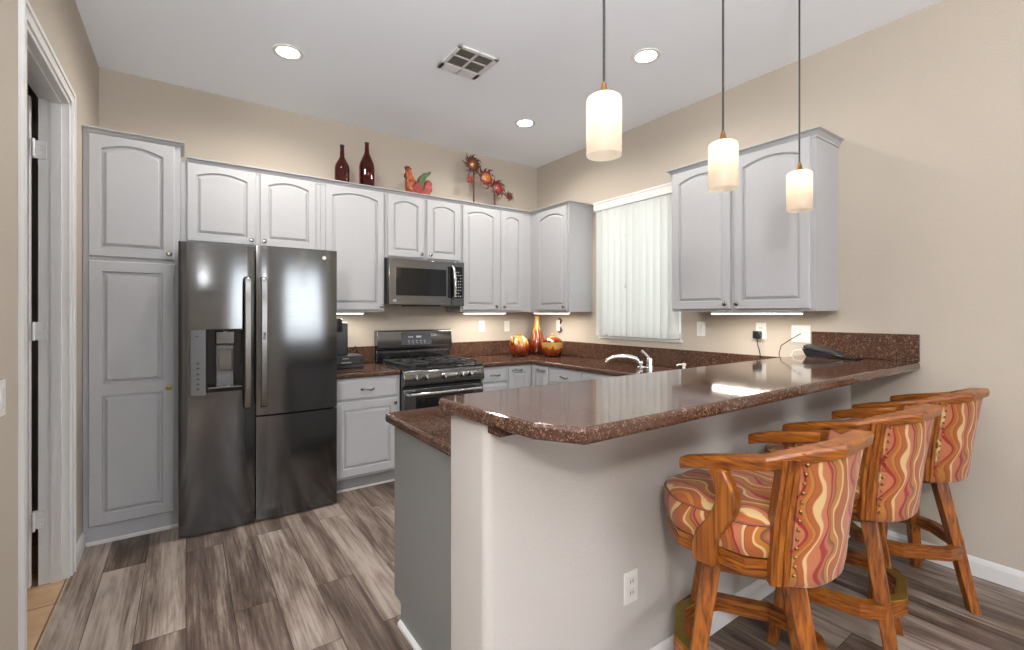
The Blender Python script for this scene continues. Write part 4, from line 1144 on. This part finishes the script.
b = B(); lathe(b, [(.020, 0), (.018, .008), (.011, .012), (.011, .045), (.008, .05)], 16, Matrix.Translation((3.16, 2.16, CTZ1))); obj('stem', b, M['white_pl'], so)
b = B(); lathe(b, [(.016, .048), (.016, .06), (.010, .064)], 16, Matrix.Translation((3.16, 2.16, CTZ1))); tube(b, [(3.16, 2.16, CTZ1 + .056), (3.12, 2.18, CTZ1 + .056), (3.105, 2.187, CTZ1 + .048)], .006, 8); obj('pump_head', b, M['white_pl'], so)

# cordless phone base on the bar
ph = thing('telephone', 'black cordless telephone in its base on the bar against the right backsplash', 'telephone', (3.22, 1.18, 1.087), math.radians(0))
Z = 1.087
ms = Matrix(((0, 0, 1, 0), (1, 0, 0, 0), (0, 1, 0, 0), (0, 0, 0, 1)))
b = B(); prism(b, [(1.035, Z), (1.035, Z + .008), (1.12, Z + .016), (1.305, Z + .052), (1.325, Z + .045), (1.30, Z)], 3.17, 3.29, ms); obj('base', b, M['black'], ph, bevel=.004)
b = B(); prism(b, [(1.10, Z + .018), (1.318, Z + .060), (1.319, Z + .055), (1.10, Z + .013)], 3.166, 3.235, ms); obj('silver_band', b, M['chrome'], ph, smooth=False)
b = B(); prism(b, [(1.105, Z + .018), (1.12, Z + .034), (1.20, Z + .062), (1.30, Z + .078), (1.325, Z + .066), (1.315, Z + .056)], 3.178, 3.232, ms); obj('handset', b, M['soft_black'], ph, bevel=.006)

# ------------------------------------------------------------------ plates on the walls
def plate(name, label, m4, wd=.072, ht=.117, kind='outlet', gang=1, cat='outlet'):
    p0 = m4 @ Vector((0, 0, 0))
    t = thing(name, label, cat, p0)
    b = B(); box(b, -wd / 2, wd / 2, -ht / 2, ht / 2, .0005, .006, m=m4); obj('cover_plate', b, M['white_pl'], t, bevel=.002)
    for g in range(gang):
        u = (g - (gang - 1) / 2) * .046
        b = B()
        if kind == 'switch':
            box(b, u - .016, u + .016, -.033, .033, .0055, .009, m=m4); obj('rocker', b, M['trim'], t, bevel=.002)
        else:
            for s in (-1, 1):
                box(b, u - .016, u + .016, s * .020 - .013, s * .020 + .013, .0055, .0075, m=m4)
            o = obj('receptacle', b, M['trim'], t, bevel=.002)
            b = B()
            for s in (-1, 1):
                box(b, u - .008, u - .005, s * .020 - .004, s * .020 + .006, .0070, .0079, m=m4); box(b, u + .005, u + .008, s * .020 - .004, s * .020 + .006, .0070, .0079, m=m4)
            obj('slots', b, M['soft_black'], o, smooth=False)
    return t


plate('wall_outlet', 'white outlet on the back wall just right of the stove', at_front(2.590, BY, 1.218))
plate('light_switch', 'white switch plate on the back wall near the pottery', at_front(2.915, BY, 1.213), kind='switch', cat='switch')
nl = plate('decorative_plate', 'small white plate with dark scrolled edge on the corner wall above the lidded pot', at_left(RX, 3.85, 1.225), kind='switch', cat='switch')
b = B()
for s in (-1, 1):
    tube(b, [Vector((RX - .010, 3.85 - .04, 1.225 + s * .02)), Vector((RX - .012, 3.85 - .055, 1.225 + s * .055)), Vector((RX - .010, 3.85 - .03, 1.225 + s * .075)), Vector((RX - .010, 3.85 - .0, 1.225 + s * .068))], [.007, .009, .007, .005], 8)
obj('scroll_edge', b, M['soft_black'], nl)
plate('light_switch', 'white switch plate on the right wall beside the window', at_left(RX, 2.129, 1.233), kind='switch', cat='switch')
plate('wall_outlet', 'white outlet with a black charger on the wall above the bar', at_left(RX, 1.661, 1.232))
plate('phone_jack_plate', 'wide white wall plate with a thin cable, left of the bar backsplash', at_left(RX, 1.40, 1.222), wd=.117, kind='switch', gang=1, cat='wall plate')
plate('wall_outlet', 'white outlet low on the bar wall beside the nearest stool', Matrix.Translation((1.315, BW0, .370)) @ FRONT)
plate('light_switch', 'white switch plate at the left edge beside the doorway', Matrix.Translation((LX, 2.165, 1.085)) @ Matrix(((0, 0, 1, 0), (1, 0, 0, 0), (0, 1, 0, 0), (0, 0, 0, 1))), kind='switch', cat='switch')
ch = thing('charger', 'black plug-in charger with a hanging cord above the bar', 'charger', (RX - .02, 1.675, 1.20))
b = B(); box(b, RX - .046, RX - .009, 1.650, 1.702, 1.178, 1.232); obj('plug', b, M['black'], ch, bevel=.006)
b = B(); tube(b, [(RX - .03, 1.676, 1.18), (RX - .032, 1.672, 1.14), (RX - .036, 1.655, 1.09), (RX - .04, 1.64, 1.00), (RX - .045, 1.63, .911)], .003, 8); obj('cord', b, M['black'], ch)
b = B(); tube(b, [(RX - .009, 1.40, 1.222), (RX - .03, 1.405, 1.215), (RX - .05, 1.45, 1.18), (RX - .06, 1.50, 1.14), (RX - .065, 1.51, 1.09), (RX - .07, 1.50, .912)], .003, 8)
tag(obj('phone_cable', b, M['cord']), 'thin dark cable drooping from the wide wall plate to the counter', 'cable')
b = B(); tube(b, [(3.25, 1.325, 1.10), (3.24, 1.36, 1.125), (3.235, 1.40, 1.115), (3.24, 1.42, 1.07), (3.24, 1.43, .912)], .003, 8)
tag(obj('telephone_cable', b, M['white_pl']), 'pale cord looping off the bar behind the telephone', 'cable')
